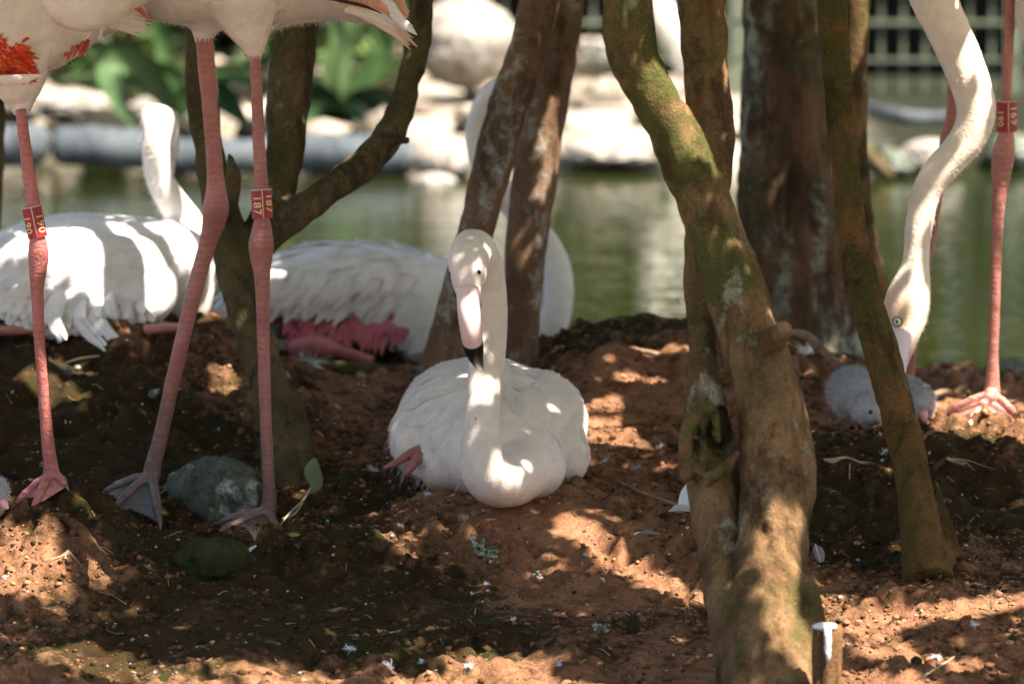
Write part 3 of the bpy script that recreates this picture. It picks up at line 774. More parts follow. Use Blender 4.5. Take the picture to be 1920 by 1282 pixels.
def leg_ring(parent, top, bot, r, words, slit=None):
    """split plastic band with numbers running down it; words = [(text, centre angle deg seen from the viewer, size)]"""
    top = np.asarray(top, float); bot = np.asarray(bot, float); ax = nrm(top - bot); h = np.linalg.norm(top - bot)
    fr = nrm(np.array([0, -1, 0]) - ax * np.dot((0, -1, 0), ax)); sd = np.cross(fr, ax)      # sd: viewer's left -> check sign below
    if sd[0] < 0: sd = -sd
    def pt(a, z, rr): return bot + ax * z + rr * (math.cos(a) * fr + math.sin(a) * sd)
    sl = math.radians(slit if slit is not None else 200)
    n = 40; V = []; Fc = []
    for j in range(n + 1):
        a = sl + 0.03 + (2 * math.pi - 0.06) * j / n
        for rr, z in ((r, 0), (r, h), (r * 0.9, h), (r * 0.9, 0)): V.append(pt(a, z, rr))
    for j in range(n):
        for q in range(4): Fc.append((j * 4 + q, j * 4 + (q + 1) % 4, j * 4 + 4 + (q + 1) % 4, j * 4 + 4 + q))
    Fc.append((0, 1, 2, 3)); Fc.append((n * 4 + 3, n * 4 + 2, n * 4 + 1, n * 4))
    ro = link('leg_ring', fast_mesh('leg_ring', V, Fc, False), M['ring'], parent)
    mb = MB()
    rim = [[*pt(sl + 2 * math.pi * j / 40, h + 0.0002, r * 0.96), r * 0.075] for j in range(41)]
    mb.tube(rim, 8, None, up=ax)
    mb.tube([[*pt(sl, h, r * 1.0), r * 0.065], [*pt(sl, 0.0, r * 1.0), r * 0.065]], 6, 4)
    obj('rim', mb, M['ring_edge'], ro)
    for text, deg, size, zc in words:
        cu = bpy.data.curves.new('lettering', 'FONT'); cu.body = text; cu.size = size; cu.align_x = 'CENTER'; cu.align_y = 'CENTER'; cu.space_character = 1.12; cu.offset = size * 0.008
        to = bpy.data.objects.new('tmp', cu); C.objects.link(to)
        me = bpy.data.meshes.new_from_object(to.evaluated_get(bpy.context.evaluated_depsgraph_get()))
        bpy.data.objects.remove(to)
        bm = bmesh.new(); bm.from_mesh(me); bmesh.ops.triangulate(bm, faces=bm.faces[:])
        for _ in range(4):
            lg = [e for e in bm.edges if e.calc_length() > size * .13]
            if lg: bmesh.ops.subdivide_edges(bm, edges=lg, cuts=1); bmesh.ops.triangulate(bm, faces=[f for f in bm.faces if len(f.verts) > 3])
        bm.to_mesh(me); bm.free()
        V = mesh_arrays(me); a0 = math.radians(deg)
        Wv = np.array([pt(a0 + v[1] / r, h * zc - v[0], r * 1.022) for v in V])
        set_co(me, Wv); me.name = 'lettering'
        link('lettering', me, M['ring_text'], ro)
    return ro
def eye(parent, c, r, out, iris=True, skin=None, px=None):
    c = np.asarray(c, float); out = nrm(out)
    if skin is not None:
        bv = BVHTree.FromPolygons((mesh_arrays(skin) + wloc(parent)).tolist(), [tuple(q.vertices) for q in skin.polygons])
        hit, no, _, _ = bv.ray_cast(Vector(CAM), Vector(ray(*px)).normalized()) if px else bv.find_nearest(Vector(c))
        if hit is not None: c = np.array(hit) - np.array(no) * r * .45; out = nrm(np.array(no))
    mb = MB(); mb.ell(c, r, nu=16, nv=10); e = obj('eye', mb, M['eye_pale'] if iris else M['eye_black'], parent)
    if iris:
        mb = MB(); mb.ell(c + out * r * 0.72, np.array([r, r, r]) * 0.40, nu=12, nv=8); obj('pupil', mb, M['eye_black'], e)
    R = rot_axes(out, (0.1, 0.2, 1)); mb = MB()
    ring = [[*(c + out * r * 0.25 + r * 1.05 * (math.cos(t) * R[:, 1] + math.sin(t) * R[:, 2])), r * 0.22] for t in np.linspace(0, 2 * math.pi, 21)]
    mb.tube(ring, 8, None, up=out); obj('eyelid', mb, M['eye_rim'] if iris else M['bill_rim'], e)
M['bill_rim'] = mat_simple('eyelid_skin', (0.62, 0.45, 0.42), 0.6, 0.15, 90)

def lerp_col(t, a, b): t = np.clip(t, 0, 1)[:, None]; return np.array(a) * (1 - t) + np.array(b) * t
white = (1, 1, 1)

# ------------------------------------------------------------------ sitting flamingo in the middle (the subject)
def hero():
    D = 6.1; base = np.array([-0.02, 6.12, gh(-0.02, 6.12)])
    t = thing('flamingo', base, 'pale flamingo sitting centre on its mound, facing us, black tipped bill hung before its neck', 'flamingo')
    b = MB()
    # trunk: chest low in front, rump high behind
    b.tube([[*P(958,878,5.93), .045, .040],[*P(938,850,5.99), .082, .062],[*P(925,815,6.08), .106, .080],[*P(912,790,6.18), .108, .078],[*P(892,770,6.28), .090, .062],[*P(858,752,6.38), .058, .04],[*P(825,740,6.45), .02, .016]], 28, 30)
    b.ell(P(1008,800,6.1), (.054, .10, .068), rot_axes((.95, .3, -.25), (0, 0, 1)))            # right shoulder
    b.ell(P(1040,850,6.05), (.036, .075, .044), rot_axes((.9, .3, -.2), (0, 0, 1)))
    b.ell(P(1056,868,6.06), (.020, .04, .026))
    b.ell(P(800,820,6.12), (.038, .11, .052), rot_axes((.95, -.2, .2), (0, 0, 1)))              # left wing
    b.ell(P(835,868,6.02), (.034, .055, .036))                                                   # left thigh fluff
    b.ell(P(985,875,5.95), (.05, .05, .042)); b.ell(P(990,825,6.03), (.062, .075, .064)); b.ell(P(1032,845,6.04), (.043, .07, .05))
    # neck
    nk = [[*P(1000,850,5.97), .036],[*P(975,888,5.905), .034],[*P(935,903,5.86), .0305],[*P(908,880,5.84), .0275],[*P(902,830,5.835), .0235],[*P(905,770,5.845), .0215],[*P(908,710,5.865), .0215],[*P(914,650,5.885), .0225],
          [*P(915,580,5.90), .0235],[*P(908,520,5.90), .0245],[*P(897,480,5.885), .0255],[*P(888,465,5.86), .0245]]
    b.tube(nk, 18, 60)
    # head
    b.tube([[*P(888,462,5.875), .0215, .023],[*P(880,477,5.845), .0238, .026],[*P(879,505,5.825), .0232, .026],[*P(879,535,5.812), .0185, .021],[*P(879,558,5.806), .0135, .016]], 18, 16, up=(0, -1, 0.3))
    me = fuse(b, 0.0042, 13)
    V = mesh_arrays(me); N = mesh_normals(me)
    V += N * (0.0016 * fbm(V, 22, 2, 3)[:, None]); set_co(me, V)
    col = np.ones((len(V), 3))
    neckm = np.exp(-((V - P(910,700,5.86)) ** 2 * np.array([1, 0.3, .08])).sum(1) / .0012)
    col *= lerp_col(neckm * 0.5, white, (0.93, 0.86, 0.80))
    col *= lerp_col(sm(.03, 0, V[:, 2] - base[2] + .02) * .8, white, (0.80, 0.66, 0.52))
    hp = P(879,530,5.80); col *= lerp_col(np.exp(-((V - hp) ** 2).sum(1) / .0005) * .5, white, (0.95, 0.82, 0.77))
    paint(me, col)
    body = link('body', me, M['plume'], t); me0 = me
    def flow(p):
        d = np.tile(np.array([-0.25, 0.75, 0.15]), (len(p), 1)); up_ = (p[:, 1] < 5.93) & (p[:, 0] < 0.03)
        d[up_] = (0, 0.05, -1); lo = (p[:, 0] < -0.04) & (p[:, 1] > 5.93); d[lo] = (-.55, .45, -.45)
        hi = (p[:, 0] > 0.02) & (p[:, 1] > 5.93); d[hi] = (.15, .75, .1)
        return d / np.linalg.norm(d, axis=1)[:, None]
    sp = surface_spots(me, base, 900, lambda p, n: (p[:, 1] > 5.96) & (p[:, 2] > .03) & (n[:, 2] > -.3), 3)
    coat(t, me, M['plume'], sp, flow, .050, .021, .036, (.985, .975, .97), seed=4, tintf=lambda l: np.array((1, .965, .95)) if (l[2] < base[2] + .07) else np.array((.99, .985, .98)))
    fuzz(t, me, M['plume'], 16000, .0042, .0005, flow, .10, 5, (.99, .98, .97), 'down', lambda p, n: (n[:, 2] > -.15) & (p[:, 1] > 5.90), .12)
    lowf = lambda p, n: (p[:, 0] < P(868,0,6)[0]) & (p[:, 2] < base[2] + .05) & (p[:, 1] < 6.15) & (p[:, 1] > 5.95)
    fuzz(t, me, M['plume'], 2600, .013, .0006, lambda p: np.tile(nrm((-.3, -.35, -.8)), (len(p), 1)), .16, 6, (1, .99, .98), 'belly_fluff', lowf, .3)
    # bill
    bl = MB()
    rows = [[*P(879,540,5.802), .0140, .0150],[*P(879,562,5.797), .0137, .0155],[*P(880,590,5.788), .0132, .0165],[*P(883,618,5.787), .0125, .0165],[*P(886,640,5.791), .0118, .0150],[*P(888,650,5.795), .0113, .0140]]
    bl.tube(rows, 20, 22, up=(0, -1, .2)); me = fast_mesh('bill', bl.verts(), bl.f)
    V = mesh_arrays(me); tt = np.clip((P(0,545,5.8)[2] - V[:, 2]) / .06, 0, 1)
    paint(me, lerp_col(tt, (.86, .62, .60), (.88, .60, .52))); bi = link('bill', me, M['bill'], t)
    bl = MB()
    bl.tube([[*P(885.5,639,5.7905), .0122, .0155],[*P(888,652,5.796), .0117, .0146],[*P(892,668,5.806), .0090, .0112],[*P(898,682,5.818), .0055, .0070],[*P(904,692,5.829), .0016, .002]], 18, 18, up=(0, -1, .2))
    obj('bill_tip', bl, M['black'], t)
    gm = MB()
    gm.tube([[*P(893.5,596,5.7765), .0006],[*P(893,615,5.7735), .0008],[*P(895,632,5.777), .0010],[*P(899,652,5.784), .0011],[*P(903,676,5.806), .0008]], 6, 16)
    obj('gape_line', gm, M['black'], bi)
    gm = MB(); gm.ell(P(901,566,5.799), (.0012, .003, .0022)); gm.ell(P(902,572,5.801), (.0009, .0024, .003)); obj('nostril', gm, M['eye_rim'], bi)
    eye(t, P(898.5,510.5,5.808), .0029, (.75, -.6, .1), False, me0, (898.5, 510.5))
    eye(t, P(852,512,5.822), .0029, (-.8, -.5, .1), False, me0)
    # folded foot poking out at the left
    fl = MB()
    fl.tube([[*P(800,838,6.02), .007],[*P(768,852,6.0), .0062],[*P(742,868,5.985), .0045],[*P(718,878,5.975), .0022]], 12, 20)
    fl.tube([[*P(792,846,6.005), .006],[*P(778,866,5.985), .0062],[*P(766,882,5.975), .0045],[*P(757,892,5.972), .002]], 12, 16)
    me = fuse(fl, .0015, 2); paint(me, (.95, .95, .95)); link('leg', me, M['leg'], t)
    # feather tips sticking up at the back
    for i, (a, bb, c2, w) in enumerate([((850,722,6.4),(838,700,6.4),(834,684,6.4),7),((842,722,6.4),(826,702,6.4),(822,690,6.4),6),((800,730,6.42),(785,722,6.42),(778,708,6.42),5),((856,720,6.4),(850,700,6.4),(850,688,6.4),5)]):
        plume(t, 'feather', [[*P(*a), W(w, 6.4)], [*P(*bb), W(w * .9, 6.4)], [*P(*c2), W(.6, 6.4)]], M['feather'], (.86, .85, .84))
    for a, bb in (((800,716,6.41),(770,744,6.4)), ((808,712,6.41),(784,728,6.4))):
        plume(t, 'flight_feather', [[*P(*a), W(5, 6.4)], [*P((a[0] + bb[0]) / 2, (a[1] + bb[1]) / 2 - 2, 6.4), W(4, 6.4)], [*P(*bb), W(1, 6.4)]], M['black'], (1, 1, 1))
hero()

# ------------------------------------------------------------------ sitting flamingo at left
def left_sitter():
    D = 6.62; base = P(180, 630, D); base[2] = gh(base[0], base[1])
    t = thing('flamingo', base, 'white flamingo sitting at left on a mossy nest mound with its head turned away', 'flamingo')
    b = MB()
    b.tube([[*P(-190,575,6.62), .02, .015],[*P(-110,560,6.62), .05, .04],[*P(0,530,6.64), .085, .062],[*P(110,510,6.66), .105, .073],[*P(220,508,6.68), .112, .070],[*P(310,520,6.7), .098, .068],[*P(365,535,6.72), .062, .058],[*P(392,550,6.72), .02, .03]], 28, 36)
    b.ell(P(345,530,6.7), (.040, .075, .070))
    nk = [[*P(335,520,6.72), .045],[*P(362,470,6.73), .034],[*P(350,420,6.73), .0235],[*P(318,372,6.72), .0205],[*P(298,330,6.71), .0185],[*P(292,290,6.70), .0185],[*P(293,255,6.70), .0195],[*P(300,232,6.71), .020]]
    b.tube(nk, 18, 44)
    b.tube([[*P(289,222,6.69), .0205, .020],[*P(300,226,6.72), .0245, .021],[*P(314,243,6.745), .0155, .023],[*P(319,275,6.76), .0115, .019],[*P(320,300,6.765), .008, .013]], 18, 18, up=(0, 0, 1))
    b.ell(P(300,220,6.72), (.0248, .03, .0168))
    me = fuse(b, .0045, 7); V = mesh_arrays(me)
    V += mesh_normals(me) * .0016 * fbm(V, 20, 2, 6)[:, None]; set_co(me, V)
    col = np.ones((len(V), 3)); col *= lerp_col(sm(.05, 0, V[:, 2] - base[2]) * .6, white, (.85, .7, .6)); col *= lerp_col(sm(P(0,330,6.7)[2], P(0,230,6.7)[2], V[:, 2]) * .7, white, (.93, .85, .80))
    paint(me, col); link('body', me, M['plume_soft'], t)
    flow = lambda p: np.tile(nrm((-.85, -.05, -.42)), (len(p), 1))
    # folded wing
    w = MB()
    w.ell(P(150,520,6.56), (.125, .045, .063), rot_axes((1, .05, -.06), (0, 0, 1)))
    w.ell(P(250,530,6.57), (.060, .042, .062)); w.ell(P(150,560,6.545), (.115, .036, .046), rot_axes((1, 0, -.05), (0, 0, 1))); w.ell(P(135,596,6.515), (.072, .02, .030))
    w.ell(P(60,545,6.55), (.085, .035, .045), rot_axes((1, 0, .12), (0, 0, 1)))
    wm = fuse(w, .0045, 8); paint(wm, (1, 1, 1)); wo = link('wing', wm, M['plume_soft'], t)
    sp = surface_spots(wm, base, 300, lambda p, n: (n[:, 1] < .35), 5)
    coat(t, wm, M['plume_soft'], sp, flow, .06, .026, .03, (.985, .98, .975), seed=6)
    sp = surface_spots(me, base, 200, lambda p, n: (n[:, 1] < .4) & (p[:, 2] < P(0,420,6.7)[2]) & (p[:, 0] < P(400,0,6.7)[0]), 7)
    coat(t, me, M['plume_soft'], sp, flow, .05, .024, .03, (.985, .98, .975), seed=8, name='back_feathers')
    fuzz(t, me, M['plume_soft'], 6000, .007, .0005, flow, .3, 5, (1, .985, .97))
    fuzz(t, wm, M['plume_soft'], 5000, .007, .0005, flow, .3, 9, (1, .985, .97), 'wing_down')
    # long scapulars hanging over the nest edge
    r = np.random.RandomState(3)
    for i in range(80):
        u = r.rand(); lay = r.rand(); x0 = 0 + 280 * u + r.uniform(-6, 6); y0 = 525 + 40 * lay + 22 * math.sin(u * 2)
        x1 = x0 - 50 + 66 * u + r.uniform(-8, 8); y1 = 560 + 30 * lay + 44 * math.sin(min(u * 1.3, 1) * math.pi * .82) + 7 * math.sin(u * 17) + r.uniform(-5, 5)
        D0 = 6.496 + .008 * lay; D1 = D0 - .014 - .004 * r.rand()
        wd = W(r.uniform(8, 12), 6.5)
        plume(t, 'feather', [[*P(x0, y0, D0 + .014), wd * .5], [*P(x0 * .6 + x1 * .4 - 3, y0 * .6 + y1 * .4, D0 - .004), wd * .95], [*P(x0 * .2 + x1 * .8, y0 * .2 + y1 * .8, D1), wd * .85], [*P(x1, y1, D1), wd * .22]], M['plume_soft'], np.array((.99, .98, .97)) * r.uniform(.985, 1.01), r.uniform(-.05, .05), .0003)
    for pts in ([(150,600,6.475),(172,630,6.465),(192,648,6.455),(204,664,6.45)], [(182,600,6.475),(198,622,6.465),(218,638,6.455),(240,643,6.45)], [(104,592,6.475),(108,612,6.465),(118,630,6.455),(122,640,6.45)]):
        for k in range(5):
            dx = r.uniform(-12, 12); dy = r.uniform(-8, 2)
            plume(t, 'feather', [[*P(p[0] + dx * (1 - .55 * j / 3), p[1] + dy * j / 3, p[2] - .002 * k), W(wd_, 6.5)] for j, (p, wd_) in enumerate(zip(pts, (7, 8, 5, .4)))], M['plume_soft'], np.array((.97, .96, .945)), r.uniform(-.1, .1), .0003)
    # tail end at the frame edge, wing tips dark below
    for i in range(7):
        plume(t, 'feather', [[*P(60 - 8 * i, 535 + 6 * i, 6.5), W(14, 6.5)], [*P(20 - 12 * i, 560 + 5 * i, 6.49), W(15, 6.5)], [*P(-25 - 10 * i, 570 + 4 * i, 6.49), W(2, 6.5)]], M['plume_soft'], (.94, .90, .86))
    for i in range(4):
        plume(t, 'flight_feather', [[*P(70 - 6 * i, 580 + 3 * i, 6.53), W(9, 6.5)], [*P(10 - 8 * i, 590 + 3 * i, 6.53), W(9, 6.5)], [*P(-70, 592 + 4 * i, 6.53), W(2, 6.5)]], M['black'], (1, 1, 1))
    for (x0, x1, y, wd) in ((-160, 75, 622, 23), (245, 345, 617, 22)):
        lm = MB(); lm.tube([[*P(x0, y + 5, 6.48), W(wd, 6.5) / 2], [*P((x0 + x1) / 2, y - 1, 6.47), W(wd * .9, 6.5) / 2], [*P(x1, y - 4, 6.5), W(wd * .7, 6.5) / 2]], 12, 20)
        m2 = fast_mesh('leg', lm.verts(), lm.f); paint(m2, (1.25, 1.3, 1.3)); link('leg', m2, M['leg'], t)
    bl = MB(); bl.tube([[*P(320,292,6.766), .006, .011],[*P(320,318,6.768), .0055, .010],[*P(318,338,6.765), .003, .006]], 12, 10); m2 = fast_mesh('bill', bl.verts(), bl.f); paint(m2, (.85, .6, .6)); link('bill', m2, M['bill'], t)
    eye(t, P(333,250,6.75), .0028, (1, .3, 0), True)
left_sitter()

# ------------------------------------------------------------------ sitting flamingo behind
def back_sitter():
    D = 7.0; base = P(640, 672, D); base[2] = gh(base[0], base[1])
    t = thing('flamingo', base, 'white flamingo with red wing lining sitting behind the forked tree, neck passing behind two trunks', 'flamingo')
    b = MB()
    b.tube([[*P(395,612,7.0), .012, .01],[*P(440,590,7.0), .04, .03],[*P(520,562,7.0), .085, .055],[*P(620,550,7.0), .108, .066],[*P(720,555,7.0), .110, .068],[*P(810,575,7.0), .092, .066],[*P(862,600,7.0), .05, .05],[*P(880,612,7.0), .015, .03]], 28, 34)
    b.ell(P(800,610,6.94), (.050, .045, .055)); b.ell(P(775,578,6.93), (.07, .035, .03), rot_axes((1, 0, .45), (0, 0, 1)))
    b.tube([[*P(840,600,6.98), .05],[*P(905,640,6.96), .036],[*P(980,655,6.94), .026],[*P(1028,622,6.94), .0225],[*P(1047,560,6.95), .0215],[*P(1042,500,6.96), .021],[*P(1015,448,6.97), .0205],[*P(972,395,6.97), .020],[*P(925,340,6.96), .0195],[*P(900,285,6.95), .019],[*P(899,230,6.95), .0185],[*P(918,186,6.95), .0185],[*P(950,168,6.94), .020]], 18, 90)
    b.tube([[*P(945,166,6.94), .020],[*P(975,172,6.9), .024],[*P(992,195,6.88), .019],[*P(998,220,6.87), .013]], 16, 14)
    me = fuse(b, .005, 7); V = mesh_arrays(me); V += mesh_normals(me) * .0018 * fbm(V, 18, 2, 8)[:, None]; set_co(me, V)
    col = np.ones((len(V), 3)); col *= lerp_col(sm(.04, 0, V[:, 2] - base[2]) * .4, white, (.9, .7, .66))
    qx, qy = pix(V + .004 * np.stack([pn(V, 70, k) for k in (1, 2, 3)], 1)); rd = in_poly(qx, qy, [(510,595),(600,590),(680,575),(735,585),(765,640),(755,672),(640,672),(540,655)]) & (V[:, 1] < 6.98)
    col[rd] = (.62, .15, .19); paint(me, col)
    link('body', me, M['plume_soft'], t)
    flow = lambda p: np.tile(nrm((-.72, -.1, -.55)), (len(p), 1))
    sp = surface_spots(me, base, 420, lambda p, n: (n[:, 1] < .3) & (p[:, 0] < P(830,0,7)[0]) & (p[:, 2] > P(0,640,7)[2]) & ~in_poly(*pix(p), [(520,575),(600,570),(690,555),(780,565),(800,680),(520,680)]), 11)
    coat(t, me, M['plume_soft'], sp, flow, .080, .022, .085, (.985, .985, .985), seed=12)
    fuzz(t, me, M['plume_soft'], 4000, .008, .0006, flow, .3, 5, (1, 1, 1))
    r = np.random.RandomState(5)
    for i in range(110):       # hanging white scapulars over the red lining
        u = r.rand(); lay = r.rand(); x0 = 512 + 232 * u + r.uniform(-8, 8); x1 = x0 - 34 + r.uniform(-10, 10); y0 = 510 + 40 * lay + r.uniform(-12, 8); y1 = 575 + 40 * lay - 20 * u + r.uniform(-14, 10)
        wd = W(r.uniform(8, 13), 6.9); dd = 6.893 + .012 * lay
        plume(t, 'feather', [[*P(x0, y0, dd + .01), wd * .6], [*P((x0 + x1) / 2 + 3, (y0 + y1) / 2, dd - .008), wd], [*P(x1, y1, dd - .010), wd * .18]], M['plume_soft'], np.array((.97, .97, .975)) * r.uniform(.97, 1.01), r.uniform(-.12, .12), .0004)
    for i in range(60):       # red coverts
        u = r.rand(); lay = r.rand(); x0 = 532 + 230 * u + r.uniform(-8, 8); x1 = x0 - 18 + r.uniform(-14, 14); y0 = 580 + 34 * lay + r.uniform(-8, 8); y1 = 622 + 34 * lay + 12 * u + r.uniform(-10, 10)
        wd = W(r.uniform(5, 9), 6.9)
        plume(t, 'red_covert', [[*P(x0, y0, 6.908 + .006 * lay), wd * .6], [*P((x0 + x1) / 2, (y0 + y1) / 2, 6.900), wd], [*P(x1, y1, 6.898), wd * .1]], M['feather'], np.array((.52, .13, .16)) * r.uniform(.85, 1.2) * np.array((1, r.uniform(.9, 1.3), r.uniform(.95, 1.2))), r.uniform(-.15, .15), .0004)
    for i in range(12):
        x0 = 470 - 6 * i; plume(t, 'tail_feather', [[*P(x0, 588 + r.uniform(-8, 8), 6.93), W(12, 6.9)], [*P(x0 - 26, 602 + r.uniform(-6, 6), 6.92), W(12, 6.9)], [*P(x0 - 48, 612 + r.uniform(-5, 5), 6.92), W(2, 6.9)]], M['feather'], (.72, .42 + .2 * r.rand(), .46))
    lm = MB(); lm.tube([[*P(545,655,6.86), .012],[*P(590,650,6.85), .017],[*P(625,655,6.85), .012]], 14, 14); lm.tube([[*P(625,655,6.85), .010],[*P(700,678,6.84), .008]], 12, 8)
    m2 = fuse(lm, .0035, 3); paint(m2, (1.1, 1.0, 1.15)); link('leg', m2, M['leg'], t)
    bl = MB(); bl.tube([[*P(997,215,6.872), .012, .014],[*P(1002,250,6.865), .011, .0145],[*P(1000,282,6.87), .009, .012],[*P(994,305,6.885), .003, .004]], 14, 14)
    m2 = fast_mesh('bill', bl.verts(), bl.f); paint(m2, (.82, .55, .52)); link('bill', m2, M['bill'], t)
    eye(t, P(990,180,6.862), .003, (.3, -1, .1), True)
back_sitter()

# ------------------------------------------------------------------ standing flamingos
def upper_neck(b, rows): b.tube(rows, 16, 60)

def thigh_fringe(parent, px, py, D, wpx, seed, col=(.97, .93, .90)):
    r = np.random.RandomState(seed)
    for i in range(16):
        u = -1 + 2 * i / 15; x = px + u * wpx * .55; dd = D - W(wpx, D) * .5 * math.sqrt(max(0, 1 - u * u)) - .001; L = r.uniform(5, 15)
        plume(parent, 'feather', [[*P(x + u * 7, py - 26, dd - .002), W(4, D)], [*P(x + u * 2, py - 10, dd - .001), W(4, D)], [*P(x - u * 2 + r.uniform(-2, 2), py + L, dd), W(.4, D)]], M['plume'], np.array(col) * r.uniform(.95, 1.03), r.uniform(-.2, .2), .0003)

def centre_stander():
    base = P(478, 985, 5.86); base[2] = gh(base[0], base[1])
    t = thing('flamingo', base, 'standing flamingo seen from the belly down with ring 187 on its right hand leg', 'flamingo')
    D = 5.95; b = MB()
    b.tube([[*P(215,-120,5.92), .03, .035],[*P(290,-95,5.93), .075, .075],[*P(380,-78,5.95), .105, .078],[*P(480,-62,5.97), .112, .074],[*P(570,-55,5.98), .100, .062],[*P(650,-30,5.98), .072, .045],[*P(715,5,5.98), .045, .027],[*P(755,40,5.98), .02, .012]], 26, 34)
    b.tube([[*P(392,-20,5.94), .035],[*P(388,30,5.95), .024],[*P(384,62,5.955), .0145],[*P(384,76,5.955), .0105]], 16, 14)       # thigh feathers
    b.tube([[*P(455,-10,5.9), .05],[*P(466,45,5.9), .030],[*P(475,85,5.9), .0165],[*P(478,108,5.9), .0085]], 16, 16)
    b.tube([[*P(270,-110,5.92), .05],[*P(225,-190,5.9), .032],[*P(215,-300,5.88), .022],[*P(260,-420,5.87), .021],[*P(320,-520,5.86), .021],[*P(320,-620,5.85), .021],[*P(280,-690,5.84), .021],[*P(230,-700,5.83), .023]], 16, 60)
    b.tube([[*P(235,-702,5.83), .022],[*P(205,-690,5.82), .025],[*P(185,-655,5.81), .018],[*P(176,-620,5.8), .012]], 16, 14)
    me = fuse(b, .0045, 7); V = mesh_arrays(me); V += mesh_normals(me) * .0014 * fbm(V, 22, 2, 9)[:, None]; set_co(me, V)
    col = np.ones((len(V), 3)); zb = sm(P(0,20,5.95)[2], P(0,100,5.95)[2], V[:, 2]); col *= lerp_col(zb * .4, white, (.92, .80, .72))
    paint(me, col); link('body', me, M['plume'], t)
    flow = lambda p: np.tile(nrm((.85, .1, -.35)), (len(p), 1))
    sp = surface_spots(me, base, 260, lambda p, n: (n[:, 2] < .5) & (p[:, 2] < P(0,-20,5.95)[2] + .05) & (p[:, 2] > P(0,55,5.95)[2]), 13)
    coat(t, me, M['plume'], sp, flow, .05, .022, .02, (.99, .975, .965), seed=14)
    fuzz(t, me, M['plume'], 9000, .0055, .0005, lambda p: np.tile(nrm((.55, 0, -.6)), (len(p), 1)), .12, 15, (1, .98, .96), keep=lambda p, n: p[:, 2] < P(0,-60,5.95)[2] + .02)
    r = np.random.RandomState(8)
    for i in range(40):        # tail
        u = i / 39; x0 = 640 + 50 * u; y0 = 8 + 10 * u + r.uniform(-14, 14)
        x1 = 730 + 46 * u + r.uniform(-10, 8); y1 = 38 + 54 * u + r.uniform(-16, 6); wd = W(r.uniform(5, 8), 5.93)
        dd = 5.95 - .02 * r.rand(); c = np.array((.80, .56, .46)) if u > .45 else np.array((.83, .72, .65))
        plume(t, 'tail_feather', [[*P(x0, y0, dd), wd * .7], [*P((x0 + x1) / 2, (y0 + y1) / 2 - 3, dd - .005), wd], [*P(x1, y1, dd - .008), wd * .12]], M['feather'], c * r.uniform(.9, 1.06), r.uniform(-.3, .3))
    for i in range(20):        # orange wing coverts above a black flight feather
        x0 = 622 + 6.6 * i; plume(t, 'orange_covert', [[*P(x0, -30 + 1.5 * i, 5.885), W(5, 5.9)], [*P(x0 + 9, -8 + 1.5 * i, 5.88 - .001 * (i % 3)), W(6, 5.9)], [*P(x0 + 18, 10 + 1.1 * i, 5.88), W(1, 5.9)]], M['feather'], np.array((.80, .36, .22)) * r.uniform(.9, 1.1))
    for i in range(16):
        x0 = 712 + 2.6 * i + r.uniform(-3, 3); i = i * .4; plume(t, 'feather', [[*P(x0 - 10, -20 + 9 * i, 5.88), W(5, 5.9)], [*P(x0 + 14, 0 + 9 * i, 5.875), W(6, 5.9)], [*P(x0 + 28 + r.uniform(-4, 8), 18 + 8 * i, 5.875), W(1, 5.9)]], M['feather'], (.80, .76, .72))
    plume(t, 'flight_feather', [[*P(560,-14,5.872), W(3, 5.9)], [*P(630,0,5.868), W(3.2, 5.9)], [*P(680,11,5.866), W(3, 5.9)], [*P(716,26,5.866), W(.8, 5.9)]], M['black'], white)
    thigh_fringe(t, 384, 66, 5.955, 34, 61); thigh_fringe(t, 478, 96, 5.9, 26, 62)
    leg(t, [(382,55,5.955,30),(386,110,5.955,33),(394,200,5.955,30),(402,300,5.95,31),(405,350,5.95,36),(405,388,5.945,50),(400,420,5.945,44),(388,462,5.945,33),(366,540,5.945,31),(332,680,5.94,29),(303,810,5.935,28),(288,868,5.935,31),(284,893,5.935,36)],
        [P(196,925,5.93), P(214,955,5.88), P(300,985,5.84)], (1.0, 1.0, 1.0), (.26, .58, .62), .0058, P(284,900,5.93), (.36, .66, .66))
    leg(t, [(477,95,5.9,22),(481,160,5.9,22),(485,260,5.895,23),(489,335,5.89,26),(491,400,5.885,28),(491,430,5.885,38),(490,458,5.885,49),(490,490,5.885,40),(492,530,5.88,29),(494,650,5.88,24),(499,800,5.875,23),(504,900,5.87,24),(505,938,5.87,28),(502,962,5.87,32)],
        [P(408,985,5.87), P(402,1008,5.82), P(523,1008,5.82)], (.98, 1.0, 1.0), (.26, .52, .55), .0055, P(500,966,5.865), (.40, .64, .58))
    leg_ring(t, P(489.5,357,5.888), P(492.5,410,5.884), W(19.5, 5.886), [('187', -26, .0135, .47), ('187', 48, .0135, .53)], 8)
centre_stander()

